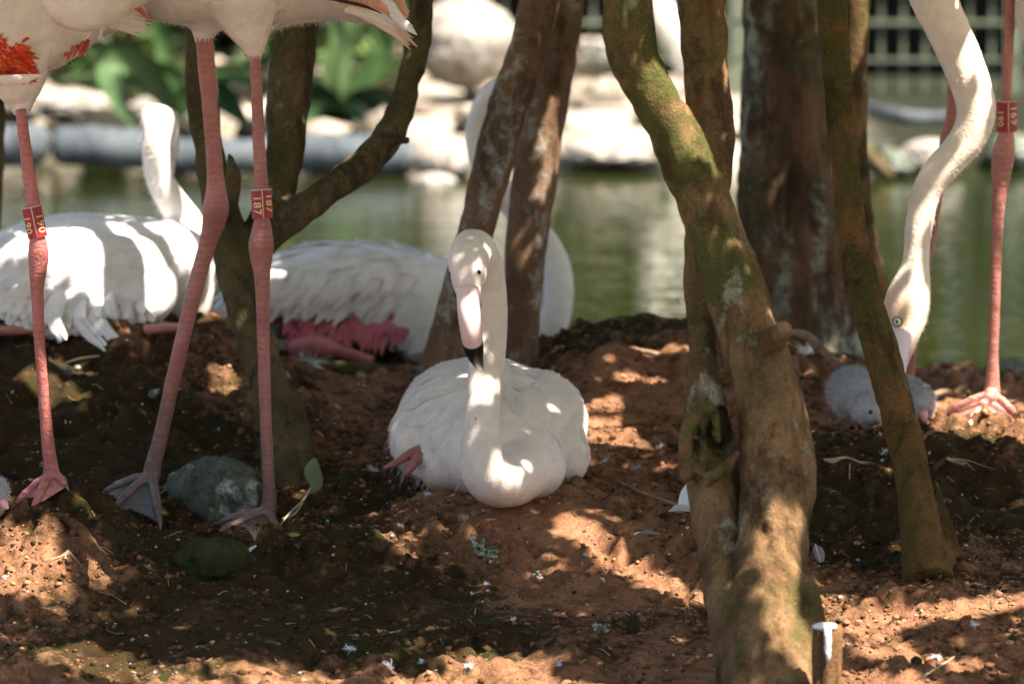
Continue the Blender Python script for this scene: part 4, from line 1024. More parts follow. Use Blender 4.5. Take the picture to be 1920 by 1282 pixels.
def left_stander():
    base = P(90, 905, 5.78); base[2] = gh(base[0], base[1])
    t = thing('flamingo', base, 'standing flamingo at left with red wing patch and one pink ringed leg', 'flamingo')
    b = MB(); D = 5.8
    b.tube([[*P(-190,-40,5.74), .04, .05],[*P(-110,20,5.76), .085, .08],[*P(-20,30,5.8), .10, .078],[*P(70,15,5.84), .095, .072],[*P(140,8,5.88), .075, .052],[*P(200,12,5.9), .05, .033],[*P(262,28,5.92), .022, .016]], 26, 30)
    b.tube([[*P(28,100,5.76), .045],[*P(34,160,5.765), .030],[*P(39,195,5.77), .016],[*P(41,220,5.77), .0085]], 16, 16)
    b.tube([[*P(-170,-20,5.74), .06],[*P(-230,-120,5.72), .034],[*P(-240,-240,5.7), .023],[*P(-190,-360,5.7), .021],[*P(-150,-470,5.69), .021],[*P(-170,-560,5.68), .021],[*P(-220,-590,5.67), .023]], 16, 50)
    b.tube([[*P(-215,-592,5.67), .022],[*P(-248,-580,5.66), .025],[*P(-268,-545,5.65), .018],[*P(-276,-510,5.65), .012]], 16, 14)
    me = fuse(b, .0045, 7); V = mesh_arrays(me); V += mesh_normals(me) * .0014 * fbm(V, 22, 2, 10)[:, None]; set_co(me, V); col = np.ones((len(V), 3)) * (.985, .97, .955)
    qx, qy = pix(V + .006 * np.stack([pn(V, 60, k) for k in (1, 2, 3)], 1)); rd = in_poly(qx, qy, [(-120,40),(0,62),(38,98),(62,112),(80,138),(50,156),(-120,160)]) & (V[:, 1] < 5.80)
    col[rd] = (.72, .055, .03); paint(me, col)
    link('body', me, M['plume'], t)
    w = MB()           # folded wing bulging over the flank
    w.ell(P(158,-75,5.755), (.072, .05, .082), rot_axes((1, .3, .05), (0, 0, 1))); w.ell(P(225,-60,5.80), (.085, .03, .05), rot_axes((1, .45, .45), (0, 0, 1)))
    wm = fuse(w, .0045, 8); paint(wm, (1, .99, .98)); link('wing', wm, M['plume'], t)
    flow = lambda p: np.tile(nrm((.7, .3, -.45)), (len(p), 1))
    sp = surface_spots(me, base, 240, lambda p, n: (n[:, 1] < .4) & (p[:, 2] > P(0,150,5.8)[2]) & (p[:, 2] < P(0,-60,5.8)[2]) & ~in_poly(*pix(p), [(-160,20),(-10,44),(60,90),(95,140),(50,170),(-160,170)]) & ~in_poly(*pix(p), [(-160,-40),(10,40),(60,95),(-160,95)]), 17)
    coat(t, me, M['plume'], sp, flow, .05, .024, .03, (.98, .97, .955), seed=18)
    fuzz(t, me, M['plume'], 7000, .0055, .0005, lambda p: np.tile(nrm((.6, 0, -.6)), (len(p), 1)), .12, 19, (1, .98, .96))
    fuzz(t, wm, M['plume'], 4000, .005, .0005, flow, .12, 20, (1, .99, .98), 'wing_down')
    r = np.random.RandomState(9)
    for i in range(190):
        u = r.rand(); x0 = -110 + 150 * u; top_ = 54 + .75 * max(x0, -30); y0 = r.uniform(min(top_ + 8, 128), 148)
        an = math.radians(r.uniform(-28, 40)); L = r.uniform(26, 42); wd = W(r.uniform(4, 7), 5.7)
        x1 = x0 + L * math.cos(an); y1 = min(y0 + L * math.sin(an), 156); dd = 5.712 + .014 * u + .006 * r.rand()
        plume(t, 'red_covert', [[*P(x0, y0, dd), wd * .6], [*P((x0 + x1) / 2, (y0 + y1) / 2 - 2, dd - .006), wd], [*P(x1, y1, dd - .004), wd * .04]], M['feather'], np.array((.60, .042, .020)) * r.uniform(.65, 1.25) * np.array((1, r.uniform(.6, 2.8), 1)), r.uniform(-.35, .35), .0005)
    for i in range(10):
        x0 = -70 + 13 * i; plume(t, 'feather', [[*P(x0 - 30, 150, 5.71), W(8, 5.7)], [*P(x0, 152 - .5 * i, 5.704), W(8, 5.7)], [*P(x0 + 32, 148 - .8 * i, 5.706), W(2, 5.7)]], M['feather'], (.80, .62, .54))
    for i in range(14):
        u = r.rand(); x0 = 128 + 38 * u; y0 = 74 + r.uniform(-4, 14) - 6 * u; L = r.uniform(20, 34)
        plume(t, 'red_covert', [[*P(x0, y0, 5.79), W(3, 5.8)], [*P(x0 - 5, y0 + L * .5, 5.781), W(3.6, 5.8)], [*P(x0 - 12, y0 + L, 5.779), W(.3, 5.8)]], M['feather'], np.array((.58, .11, .06)) * r.uniform(.7, 1.3), r.uniform(-.3, .3), .0005)
    for i in range(16):
        u = r.rand(); x0 = 140 + 60 * u; y0 = 50 - 10 * u; L = r.uniform(22, 40)
        plume(t, 'feather', [[*P(x0, y0, 5.80), W(3, 5.8)], [*P(x0 - 4, y0 + L * .5, 5.788), W(3.6, 5.8)], [*P(x0 - 10, y0 + L, 5.786), W(.3, 5.8)]], M['feather'], np.array((.80, .70, .64)) * r.uniform(.85, 1.05), r.uniform(-.3, .3), .0005)
    for i in range(30):
        u = i / 29; c = np.array((.80, .70, .62)); x1 = 262 + 26 * r.rand(); y1 = 16 + 50 * u + r.uniform(-6, 6)
        plume(t, 'tail_feather', [[*P(170 + 10 * r.rand(), 8 + 34 * u, 5.86), W(5, 5.8)], [*P(225, 12 + 40 * u, 5.855), W(6, 5.8)], [*P(x1, y1, 5.85), W(.8, 5.8)]], M['feather'], c * r.uniform(.9, 1.05), r.uniform(-.3, .3))
    for i in range(6):
        plume(t, 'red_covert', [[*P(236 + 3 * i, 2 + 2 * i, 5.845), W(3, 5.8)], [*P(256 + 3 * i, 8 + 4 * i, 5.84), W(3.4, 5.8)], [*P(266 + 4.4 * i, 16 + 6 * i, 5.84), W(.3, 5.8)]], M['feather'], (.62, .15, .06))
    thigh_fringe(t, 40, 206, 5.76, 24, 63)
    leg(t, [(39,205,5.725,20),(44,250,5.725,22),(53,320,5.725,24),(62,380,5.725,25),(67,430,5.725,26),(71,455,5.725,34),(72,480,5.725,38),(71,510,5.725,33),(70,550,5.725,25),(74,640,5.725,21),(82,740,5.725,21),(90,830,5.725,25),(95,872,5.725,27),(97,893,5.725,34)],
        [P(28,950,5.70), P(62,955,5.665), P(124,914,5.70)], (1.15, 1.0, 1.05), (1.25, 1.2, 1.3), .0055, P(97,898,5.725))
    leg(t, [(-60,200,5.82,20),(-55,320,5.82,24),(-50,430,5.82,27),(-48,470,5.82,38),(-52,540,5.82,25),(-58,740,5.82,21),(-60,880,5.82,27),(-60,900,5.82,34)],
        [P(-130,950,5.8), P(-90,960,5.76), P(-35,935,5.78)], (1.1, 1.0, 1.05), (1.2, 1.1, 1.2), .0055)
    leg_ring(t, P(59,388,5.725), P(71,445,5.725), W(18.5, 5.725), [('190', -44, .0125, .46), ('190', 42, .0135, .45)], 3)
left_stander()

def right_stander():
    base = P(1855, 765, 6.3); base[2] = gh(base[0], base[1])
    t = thing('flamingo', base, 'flamingo at right bending its neck down to the chicks, ring 169 on its leg', 'flamingo')
    b = MB()
    b.tube([[*P(1730,-330,6.2), .03, .03],[*P(1780,-270,6.2), .075, .07],[*P(1850,-210,6.22), .105, .075],[*P(1930,-160,6.25), .105, .070],[*P(2010,-100,6.28), .085, .06],[*P(2075,-30,6.3), .05, .04],[*P(2120,40,6.3), .015, .015]], 26, 30)
    b.tube([[*P(1900,-150,6.27), .05],[*P(1897,-80,6.27), .026],[*P(1895,-20,6.27), .0075]], 16, 14)
    b.tube([[*P(1810,-160,6.4), .05],[*P(1795,-70,6.42), .026],[*P(1790,-10,6.42), .0075]], 16, 14)
    b.ell(P(2010,10,6.24), (.068, .05, .075), rot_axes((1, 0, -.5), (0, 0, 1)))
    nk = [[*P(1770,-260,6.18), .055],[*P(1725,-170,6.12), .037],[*P(1726,-80,6.1), .0315],[*P(1752,0,6.1), .0285],[*P(1779,60,6.1), .0262],[*P(1806,120,6.1), .0252],[*P(1825,175,6.1), .0245],[*P(1830,215,6.1), .0238],[*P(1817,255,6.1), .0225],[*P(1789,292,6.1), .0212],[*P(1757,325,6.1), .0198],[*P(1736,362,6.1), .0182],[*P(1725,410,6.1), .0172],[*P(1720,460,6.1), .0160],[*P(1716,500,6.1), .0170]]
    b.tube(nk, 18, 90)
    b.tube([[*P(1718,492,6.1), .0165, .0165],[*P(1710,530,6.1), .0235, .022],[*P(1701,568,6.098), .0285, .0235],[*P(1697,603,6.095), .0262, .0215],[*P(1696,638,6.09), .0175, .016],[*P(1696,670,6.088), .0085, .010],[*P(1698,692,6.086), .003, .004]], 20, 22, up=(0, -1, 0))
    me = fuse(b, .0042, 6); V = mesh_arrays(me); V += mesh_normals(me) * .0012 * fbm(V, 24, 2, 11)[:, None]; set_co(me, V)
    col = np.ones((len(V), 3)); col *= lerp_col(sm(P(0,520,6.1)[2], P(0,620,6.1)[2], V[:, 2]) * .55, white, (.93, .74, .56))
    col *= lerp_col(np.exp(-((V - P(1672,570,6.07)) ** 2).sum(1) / .0006) * .8, white, (.90, .72, .56)); col *= (1, .965, .92); paint(me, col)
    link('body', me, M['plume'], t)
    flow = lambda p: np.tile(nrm((.3, .2, -.9)), (len(p), 1))
    fuzz(t, me, M['plume'], 12000, .004, .0005, flow, .14, 23, (1, .965, .92))
    sp = surface_spots(me, base, 200, lambda p, n: (p[:, 0] > P(1880,0,6.2)[0]), 21); coat(t, me, M['plume'], sp, flow, .06, .026, .03, (.98, .95, .92), seed=22)
    eye(t, P(1683,603,6.068), .0052, (-.25, -1, .1), True)
    bl = MB(); bl.tube([[*P(1692,622,6.078), .0125, .012],[*P(1686,650,6.07), .0135, .0125],[*P(1680,690,6.065), .0125, .0125],[*P(1676,725,6.065), .0115, .012]], 16, 18, up=(0, -1, 0))
    me2 = fast_mesh('bill', bl.verts(), bl.f); paint(me2, (.84, .68, .70)); link('bill', me2, M['bill'], t)
    bl = MB(); bl.tube([[*P(1676,724,6.065), .0118, .0123],[*P(1677,745,6.07), .009, .010],[*P(1684,765,6.08), .002, .003]], 16, 12, up=(0, -1, 0)); obj('bill_tip', bl, M['black'], t)
    leg(t, [(1894,-30,6.27,19),(1893,40,6.27,20),(1890,110,6.27,19),(1888,190,6.27,19),(1888,240,6.27,24),(1886,262,6.27,34),(1882,290,6.27,43),(1878,320,6.27,39),(1874,365,6.27,28),(1870,420,6.27,23),(1866,550,6.27,20),(1862,660,6.27,21),(1861,715,6.27,27),(1860,738,6.27,34)],
        [P(1764,785,6.26), P(1812,808,6.18), P(1908,788,6.24)], (1.25, 1.35, 1.25), (1.55, 1.7, 1.6), .0065, P(1859,748,6.26))
    leg(t, [(1790,-20,6.42,19),(1787,100,6.42,20),(1787,190,6.42,22),(1784,235,6.42,28),(1778,265,6.42,34),(1768,310,6.42,22),(1757,380,6.42,17),(1740,480,6.42,16),(1720,600,6.42,14),(1709,690,6.42,15),(1706,760,6.42,20)],
        [P(1650,795,6.42), P(1690,800,6.36), P(1740,790,6.4)], (1.05, 1.05, 1.0), (1.2, 1.2, 1.2), .0055, P(1706,770,6.42))
    leg_ring(t, P(1887.5,190,6.27), P(1888,247,6.27), W(19.5, 6.27), [('190', -46, .0125, .46), ('169', 38, .0145, .55)], 4)
right_stander()

# ------------------------------------------------------------------ chicks
def chick(label, c, r, head, hr, bill_dir, legs, seed, feet=True):
    c = np.asarray(c, float); head = np.asarray(head, float)
    base = np.array([c[0], c[1], gh(c[0], c[1])])
    t = thing('flamingo_chick', base, label, 'chick', 'grey flamingo chicks')
    b = MB(); ax = nrm((head - c) * np.array([1, 1, 0]) + 1e-6)
    b.ell(c, (r * 1.3, r * .95, r * .9), rot_axes(ax + np.array([0, 0, -.12]), (0, 0, 1)))
    b.ell(c - ax * r * 1.05 + np.array([0, 0, r * .1]), (r * .4, r * .4, r * .35))
    b.tube([[*(c + ax * r * .6 + np.array([0, 0, -r * .15])), r * .45], [*((c + head) / 2 + ax * r * .2 + np.array([0, 0, -r * .2])), r * .36], [*head, hr * .6]], 14, 12); b.ell(head, (hr, hr * .95, hr * .95))
    me = fuse(b, r * .07, 3)
    V = mesh_arrays(me); g = np.array((.40, .41, .42))
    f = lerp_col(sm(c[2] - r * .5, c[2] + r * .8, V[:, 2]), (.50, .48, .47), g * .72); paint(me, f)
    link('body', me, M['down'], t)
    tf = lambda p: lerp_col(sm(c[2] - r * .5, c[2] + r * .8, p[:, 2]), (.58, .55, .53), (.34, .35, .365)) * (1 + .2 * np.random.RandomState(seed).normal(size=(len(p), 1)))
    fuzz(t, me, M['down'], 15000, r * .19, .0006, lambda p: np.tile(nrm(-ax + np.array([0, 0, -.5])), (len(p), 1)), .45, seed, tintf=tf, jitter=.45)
    bd = nrm(bill_dir); bl = MB(); bl.tube([[*(head + bd * hr * .75), hr * .34, hr * .30], [*(head + bd * hr * 1.25), hr * .27, hr * .27], [*(head + bd * hr * 1.65), hr * .10, hr * .1]], 12, 10)
    m2 = fast_mesh('bill', bl.verts(), bl.f); paint(m2, (.80, .42, .42)); link('bill', m2, M['bill'], t)
    s = nrm(np.cross(bd, (0, 0, 1)))
    for sg in (-1, 1):
        mb = MB(); mb.ell(head + bd * hr * .45 + s * hr * .78 * sg + np.array([0, 0, hr * .12]), hr * .16, nu=10, nv=8); obj('eye', mb, M['eye_black'], t)
    for p, q in legs:
        lm = MB(); p = np.asarray(p, float); q = np.asarray(q, float)
        lm.tube([[*p, .006], [*((p + q) / 2), .0052], [*q, .0058]], 12, 10); lm.ell((p + q) / 2, .0068, nu=10, nv=8)
        m2 = fast_mesh('leg', lm.verts(), lm.f); paint(m2, (.85, .72, .72)); lo = link('leg', m2, M['leg'], t)
        toes(lo, q, [q + np.array([-.012, -.014, 0]), q + np.array([.002, -.02, 0]), q + np.array([.016, -.012, 0])], .0022, True, (.9, .8, .8), (.9, .8, .8))
def _g(p): p = np.array(p); p[2] = gh(p[0], p[1]) + .004; return p
chick('fluffy grey chick with drooped head left of the thin mossy trunk', P(1602,735,6.28), .0335, P(1628,763,6.165), .0205, (.8, -.25, -.75),
      [(P(1606,778,6.26), _g(P(1604,805,6.24))), (P(1640,780,6.27), _g(P(1662,818,6.18)))], 41)
chick('grey chick half hidden behind the thin mossy trunk, under the bent down bill', P(1692,752,6.27), .034, P(1722,752,6.25), .021, (.25, -.75, -.75),
      [(P(1690,785,6.27), _g(P(1690,812,6.25)))], 42)
chick('grey chick cut off by the left picture edge below the red winged flamingo', P(-46,928,5.66), .031, P(-12,918,5.63), .0165, (.62, -.3, -.75),
      [(P(-50,955,5.66), _g(P(-50,975,5.65)))], 43)

# ------------------------------------------------------------------ rocks, twigs, litter on the near ground
def boulder(name, label, cat, px, py, D, rx, ry, rd, mat, seed, amp=.22, z=None, group=None):
    c = P(px, py, D); mb = MB(); r = np.array([W(rx, D), rd, W(ry, D)])
    mb.ell((0, 0, 0), 1, nu=72, nv=44); V = mb.verts()
    n = fbm(V, 1.3, 3, seed * 3.1); k = np.round(pn(V, 1.7, seed * 1.7) * 5) / 5
    V = V * (1 + amp * n + amp * .45 * k + .05 * fbm(V, 5, 3, seed) - .10 * np.maximum(0, .12 - np.abs(pn(V, 2.3, seed + 40))) * 6)[:, None] * r + c
    o = link(name, fast_mesh(name, V, mb.f), mat, None, c - np.array([0, 0, r[2] * .6])); return tag(o, label, cat, group)
boulder('boulder', 'grey green boulder streaked white with droppings behind the webbed feet', 'rock', 410, 945, 6.03, 112, 88, .09, M['rock'], 1, .2)
boulder('stone', 'brown mossy stone in front of the ringed flamingo foot', 'rock', 400, 1056, 5.68, 74, 50, .045, M['rock_moss'], 2, .2)
boulder('boulder', 'dark rounded boulder standing in the water at right behind the pink leg', 'rock', 1888, 735, 7.3, 62, 66, .06, M['rock'], 3, .15)
boulder('stone', 'small lilac white stone beside the ringed webbed foot', 'rock', 481, 1036, 5.74, 17, 15, .01, M['dropping'], 6, .12)
boulder('stone', 'brown clod resting by the wing of the middle sitting flamingo', 'rock', 1082, 908, 5.97, 20, 15, .013, M['wood'], 7, .35)
boulder('stone', 'orange brown pebble left of the lowered neck', 'rock', 868, 970, 5.84, 11, 9, .007, M['twig'], 8, .25)
boulder('stone', 'pale cut wood knob lying under the back flamingo', 'wood piece', 676, 706, 6.72, 11, 10, .008, M['twig'], 10, .1)

def lichen_clump(px, py, s, label):
    c = G(px, py); t = None; V = []; Fc = []; cols = []; n = 0; r = np.random.RandomState(px)
    mb = MB()
    for k in range(14): mb.ell(c + r.normal(size=3) * s * np.array([.5, .3, .35]) + np.array([0, 0, s * .3]), s * r.uniform(.18, .34), nu=8, nv=6)
    me = fuse(mb, s * .09, 1); V = mesh_arrays(me); V += mesh_normals(me) * s * .22 * pn(V, 3.2 / s)[:, None]; set_co(me, V)
    cc = lerp_col(.5 + 1.2 * pn(V, 1.5 / s, 3), (.07, .095, .055), (.42, .42, .34)); paint(me, cc)
    return tag(link('lichen_clump', me, M['soil_bits'], None, c), label, 'lichen')
lichen_clump(896, 1032, .013, 'pale crusty lichen clump on the mound just below the lowered neck')
lichen_clump(920, 1052, .011, 'dark green lichen tuft below the pale crusty one')
lichen_clump(1130, 1188, .010, 'grey green lichen flake on the lower slope')
lichen_clump(1010, 1085, .008, 'small greyish lichen flake on the middle of the slope')
lichen_clump(130, 705, .013, 'pale lichen crust on the left nest mound')
lichen_clump(288, 745, .008, 'small whitish lichen patch on the mossy nest mound face')

def twig(label, rows, name='twig', mat='twig', cat='twig', sub=()):
    t = MB(); pr = stem_rows(rows); t.tube(pr, 8, 24)
    for s in sub: t.tube(stem_rows(s), 6, 8)
    V = t.verts(); me = fast_mesh(name, V, t.f); N = mesh_normals(me); V = mesh_arrays(me) + N * .0012 * pn(V, 120)[:, None]; set_co(me, V)
    return tag(link(name, me, M[mat], None, pr[0][:3]), label, cat)
twig('twisted pale root arching out from behind the twisted tree', [(1478,622,6.5,12),(1512,630,6.5,19),(1540,655,6.48,17),(1562,672,6.46,13),(1592,694,6.44,6)], 'root', 'twig', 'root', [[(1530,655,6.48,12),(1545,640,6.47,8),(1548,632,6.47,3)]])
twig('thin bare root lying across the top of the right nest mound', [(1180,652,6.58,5),(1215,660,6.57,10),(1240,663,6.57,8),(1290,654,6.57,9),(1320,650,6.57,4)], 'root', 'twig', 'root')
twig('grey dry stick under the chest fluff right of the middle flamingo', [(1165,905,5.98,5),(1210,925,5.95,6),(1280,950,5.9,5)], 'twig')
twig('brown dry stick lying behind the pink foot at right', [(1745,742,6.55,10),(1775,735,6.56,16),(1805,745,6.55,10),(1820,752,6.54,4)], 'twig', 'twig', 'twig', [[(1790,738,6.55,10),(1806,724,6.55,12),(1815,730,6.55,4)]])
twig('short pale stick by the bright foot at right', [(1890,790,6.22,6),(1915,800,6.2,10),(1960,806,6.2,9)], 'twig')
twig('straw coloured stick on the mossy left nest mound', [(118,682,6.37,3),(150,672,6.36,5),(185,667,6.35,2)], 'twig', 'straw')
twig('fallen mossy log in the shade below the back flamingo', [(600,690,6.8,34),(700,700,6.78,40),(790,705,6.78,36),(830,712,6.78,20)], 'fallen_log', 'bark_dark', 'log')
twig('thin straw lying in the mud at lower right', [(1715,1275,5.15,3),(1740,1262,5.16,4),(1790,1230,5.2,2)], 'twig', 'straw')
twig('curved root ridge running down the sunlit mound at left', [(105,965,5.66,14),(150,990,5.62,20),(178,1030,5.56,20),(200,1065,5.5,16),(215,1085,5.47,8)], 'root', 'wood', 'root')

def palm_frond(label, px, py, n, L, ang0, ang1, seed, w=3.2):
    c = G(px, py, .004); r = np.random.RandomState(seed); mb = MB()
    V = []; Fc = []
    t = thing('dry_frond', c, label, 'dry leaf')
    for i in range(n):
        a = math.radians(ang0 + (ang1 - ang0) * i / max(1, n - 1) + r.uniform(-7, 7)); l = L * r.uniform(.6, 1.1)
        p = [c]
        for k in range(1, 5):
            s = k / 4; x = c[0] + math.cos(a) * l * s; y = c[1] - .25 * l * s; z = c[2] + math.sin(a) * l * s * (1 - .25 * s) + .006 * math.sin(s * 3)
            y = max(y, 4.7); p.append(np.array([x, y, max(z, gh(x, y) + .002)]))
        m = MB(); m.tube([[*q, W(w, 5.9) * .5 * (1 - .75 * k / 4)] for k, q in enumerate(p)], 6, 10)
        obj('leaflet', m, M['straw'], t)
palm_frond('dry palm frond splayed on the shaded bank between two trunks', 1545, 868, 9, .062, -38, -8, 3)
palm_frond('withered frond hanging over the edge right of the mossy trunk', 1775, 868, 7, .055, -80, -25, 4, 2.4)
palm_frond('straw tuft on the sunlit clods at far left', 128, 1040, 10, .048, -115, -70, 5, 2.6)
palm_frond('pale straw tuft on the root ridge at left', 175, 1035, 6, .028, -60, -30, 7, 2.2)
palm_frond('dry grass tuft beside the ringed webbed foot', 478, 1020, 9, .024, 55, 130, 6, 2)
palm_frond('thin dry stalks on the bright strip at right', 1858, 1150, 4, .032, 60, 130, 8, 2)

def leaf(label, rows, col, D, parent=None, tilt=.2):
    rr = [[*P(a, b, d), W(w, d)] for a, b, d, w in rows]
    return rr
t = thing('fallen_leaf', G(565, 1040), 'yellow green folded leaf beside the ringed foot', 'leaf')
plume(t, 'blade', [[*P(532,1010,5.79), W(6, 5.8)], [*P(556,1016,5.775), W(20, 5.8)], [*P(572,1034,5.765), W(15, 5.8)], [*P(557,1060,5.76), W(3, 5.8)]], M['leafy'], (.26, .31, .08), .5)
plume(t, 'blade', [[*P(598,1002,5.77), W(4, 5.8)], [*P(588,1022,5.763), W(11, 5.8)], [*P(570,1044,5.757), W(9, 5.8)], [*P(556,1064,5.755), W(1, 5.8)]], M['leafy'], (.40, .45, .20), -.2)
t = thing('wilted_sprig', G(560, 965), 'wilted grey green sprig leaning on the forked tree base', 'plant')
plume(t, 'leaf', [[*P(590,860,5.96), W(5, 6)], [*P(585,880,5.95), W(17, 6)], [*P(592,905,5.945), W(15, 6)], [*P(582,925,5.945), W(2, 6)]], M['leafy'], (.15, .16, .07), .3)
mb = MB(); mb.tube(stem_rows([(586,910,5.95,4),(570,935,5.93,4),(540,965,5.9,4),(525,985,5.87,3)]), 6, 14); mb.tube(stem_rows([(582,915,5.95,4),(555,960,5.92,4),(530,972,5.9,4)]), 6, 14); obj('stalk', mb, M['straw'], t)

# feathers lying about
def big_feather(label, px, py, L, Wd, ang, lift, seed, col=(.80, .80, .79), stand=0.0):
    c = G(px, py, .004); V, Fc = vane(L, Wd, .2, 10); r = np.random.RandomState(seed)
    a = math.radians(ang); R = np.array([[math.cos(a), 0, -math.sin(a)], [0, 1, 0], [math.sin(a), 0, math.cos(a)]])
    tiltm = np.array([[1, 0, 0], [0, math.cos(stand), -math.sin(stand)], [0, math.sin(stand), math.cos(stand)]])
    V = V * np.array([1, 1, 1]) ; V = (V @ tiltm.T) @ R.T + c
    V += .0012 * np.stack([pn(V, 200, 1), pn(V, 200, 2), pn(V, 200, 3)], 1)
    for i, q in enumerate(V): V[i, 2] = max(q[2], gh(q[0], q[1]) + .0015)
    t = thing('white_feather', c, label, 'feather')
    me = fast_mesh('vane', V, Fc); paint(me, col); link('vane', me, M['feather'], t)
    m = MB(); m.tube([[*V[k * 5 + 2], .0007] for k in range(11)], 6); obj('shaft', m, M['dropping'], t)
big_feather('white feather standing on edge beside the left foot of the twisted tree', 1280, 965, .042, .026, 62, 0, 1, stand=1.3)
big_feather('second white feather lying under the upright one by the twisted tree', 1296, 968, .026, .02, 170, 0, 2, stand=.7)
big_feather('small fan shaped feather on the dark mud just right of the twisted tree', 1538, 1062, .022, .014, 100, 0, 3, (.36, .30, .23), 1.0)
big_feather('grey bent feather on the slope left of the twisted tree', 1238, 1008, .030, .010, 172, 0, 4, (.44, .46, .42), .6)
def down_tuft(px, py, s, seed, label, group=None, col=(.80, .80, .82), D=None, n=46):
    c = G(px, py, .002) if D is None else P(px, py, D); r = np.random.RandomState(seed)
    V = []; Fc = []; k = 0; ax = nrm((r.uniform(-1, 1), r.uniform(-.3, .1), r.uniform(-.05, .35)))
    for i in range(n):
        b0 = c + ax * s * r.uniform(-.4, .3); d = nrm(ax * .9 + r.normal(size=3) * .65 + np.array([0, -.15, .25])); l = s * r.uniform(.35, .85)
        sd = nrm(np.cross(d, r.normal(size=3))) * max(s * .014, .00022); m = b0 + d * l * .6 + r.normal(size=3) * s * .05; e = b0 + d * l + np.array([0, 0, -.1 * s])
        V += [b0 - sd, b0 + sd, m + sd, m - sd, e]; Fc += [(k, k + 1, k + 2, k + 3), (k + 3, k + 2, k + 4)]; k += 5
    me = fast_mesh('down_feather', V, Fc, False); paint(me, col)
    return tag(link('down_feather', me, M['feather'], None, c), label, 'feather', group)
for i, (px, py, s, lab) in enumerate([
    (1188,885,.018,'fluffy white down feather right of the middle flamingo'), (1242,838,.017,'white fluffy feather lumps against the twisted tree at the mound foot'), (1128,870,.014,'grey down feather tucked beside the right wing of the middle flamingo'),
    (265,965,.017,'pale down feather stuck between the webbed toes'), (702,885,.014,'small white down feather left of the folded pink foot'), (662,1226,.014,'lilac white feather on the lowest dark mud'),
    (803,932,.009,'little white feather left of the lowered neck'), (752,990,.008,'tiny star shaped down feather on the left slope'), (1515,668,.026,'soft grey white feather by the arching root'),
    (1655,855,.012,'white down on the edge in front of the chicks'), (1830,1180,.012,'thin white feather in the shaded right mud'), (1755,1235,.010,'small white feather beside the lowest bright strip'),
    (1050,1248,.010,'white down smear at the bottom below the slope'), (875,1252,.012,'pale down smear left along the bottom'), (730,1255,.014,'whitish feather smear on the red soil along the bottom'),
    (1100,1045,.006,'tiny upright white feather on the sunlit slope'), (1132,1095,.008,'narrow white feather below the sunlit slope'), (1575,1130,.006,'tiny feather beside the stump'), (578,680,.036,'pale greenish down ball under the red wing lining'),
    (910,1103,.007,'flat bluish feather in the middle of the slope'), (960,1165,.007,'small pale feather low on the slope'), (95,880,.016,'pale straw feather behind the pink foot at left'), (1440,690,.010,'feather behind the twisted tree'), (8,1085,.007,'white feather at the left edge'),
    (1290,780,.006,'feather on the red clods beside the hollow stem'), (790,1245,.008,'thin white feather at the bottom middle'), (1810,765,.012,'white scrap in front of the pink webbed foot')]):
    down_tuft(px, py, s, 100 + i, lab, None, (.62, .70, .66) if 'greenish' in lab else (.80, .80, .83) if i % 3 else (.66, .70, .78))
r = np.random.RandomState(77)
for i in range(130):
    px = r.uniform(0, 1920); py = 700 + 570 * r.rand() ** .9
    if 1290 < px < 1540 or (740 < px < 1100 and py < 950): continue
    down_tuft(px, py, r.uniform(.0016, .0042), 300 + i, 'tiny white down fleck lying on the muddy ground', 'tiny down flecks on the mud', (.78, .79, .82) if i % 4 else (.5, .56, .5), None, 26)

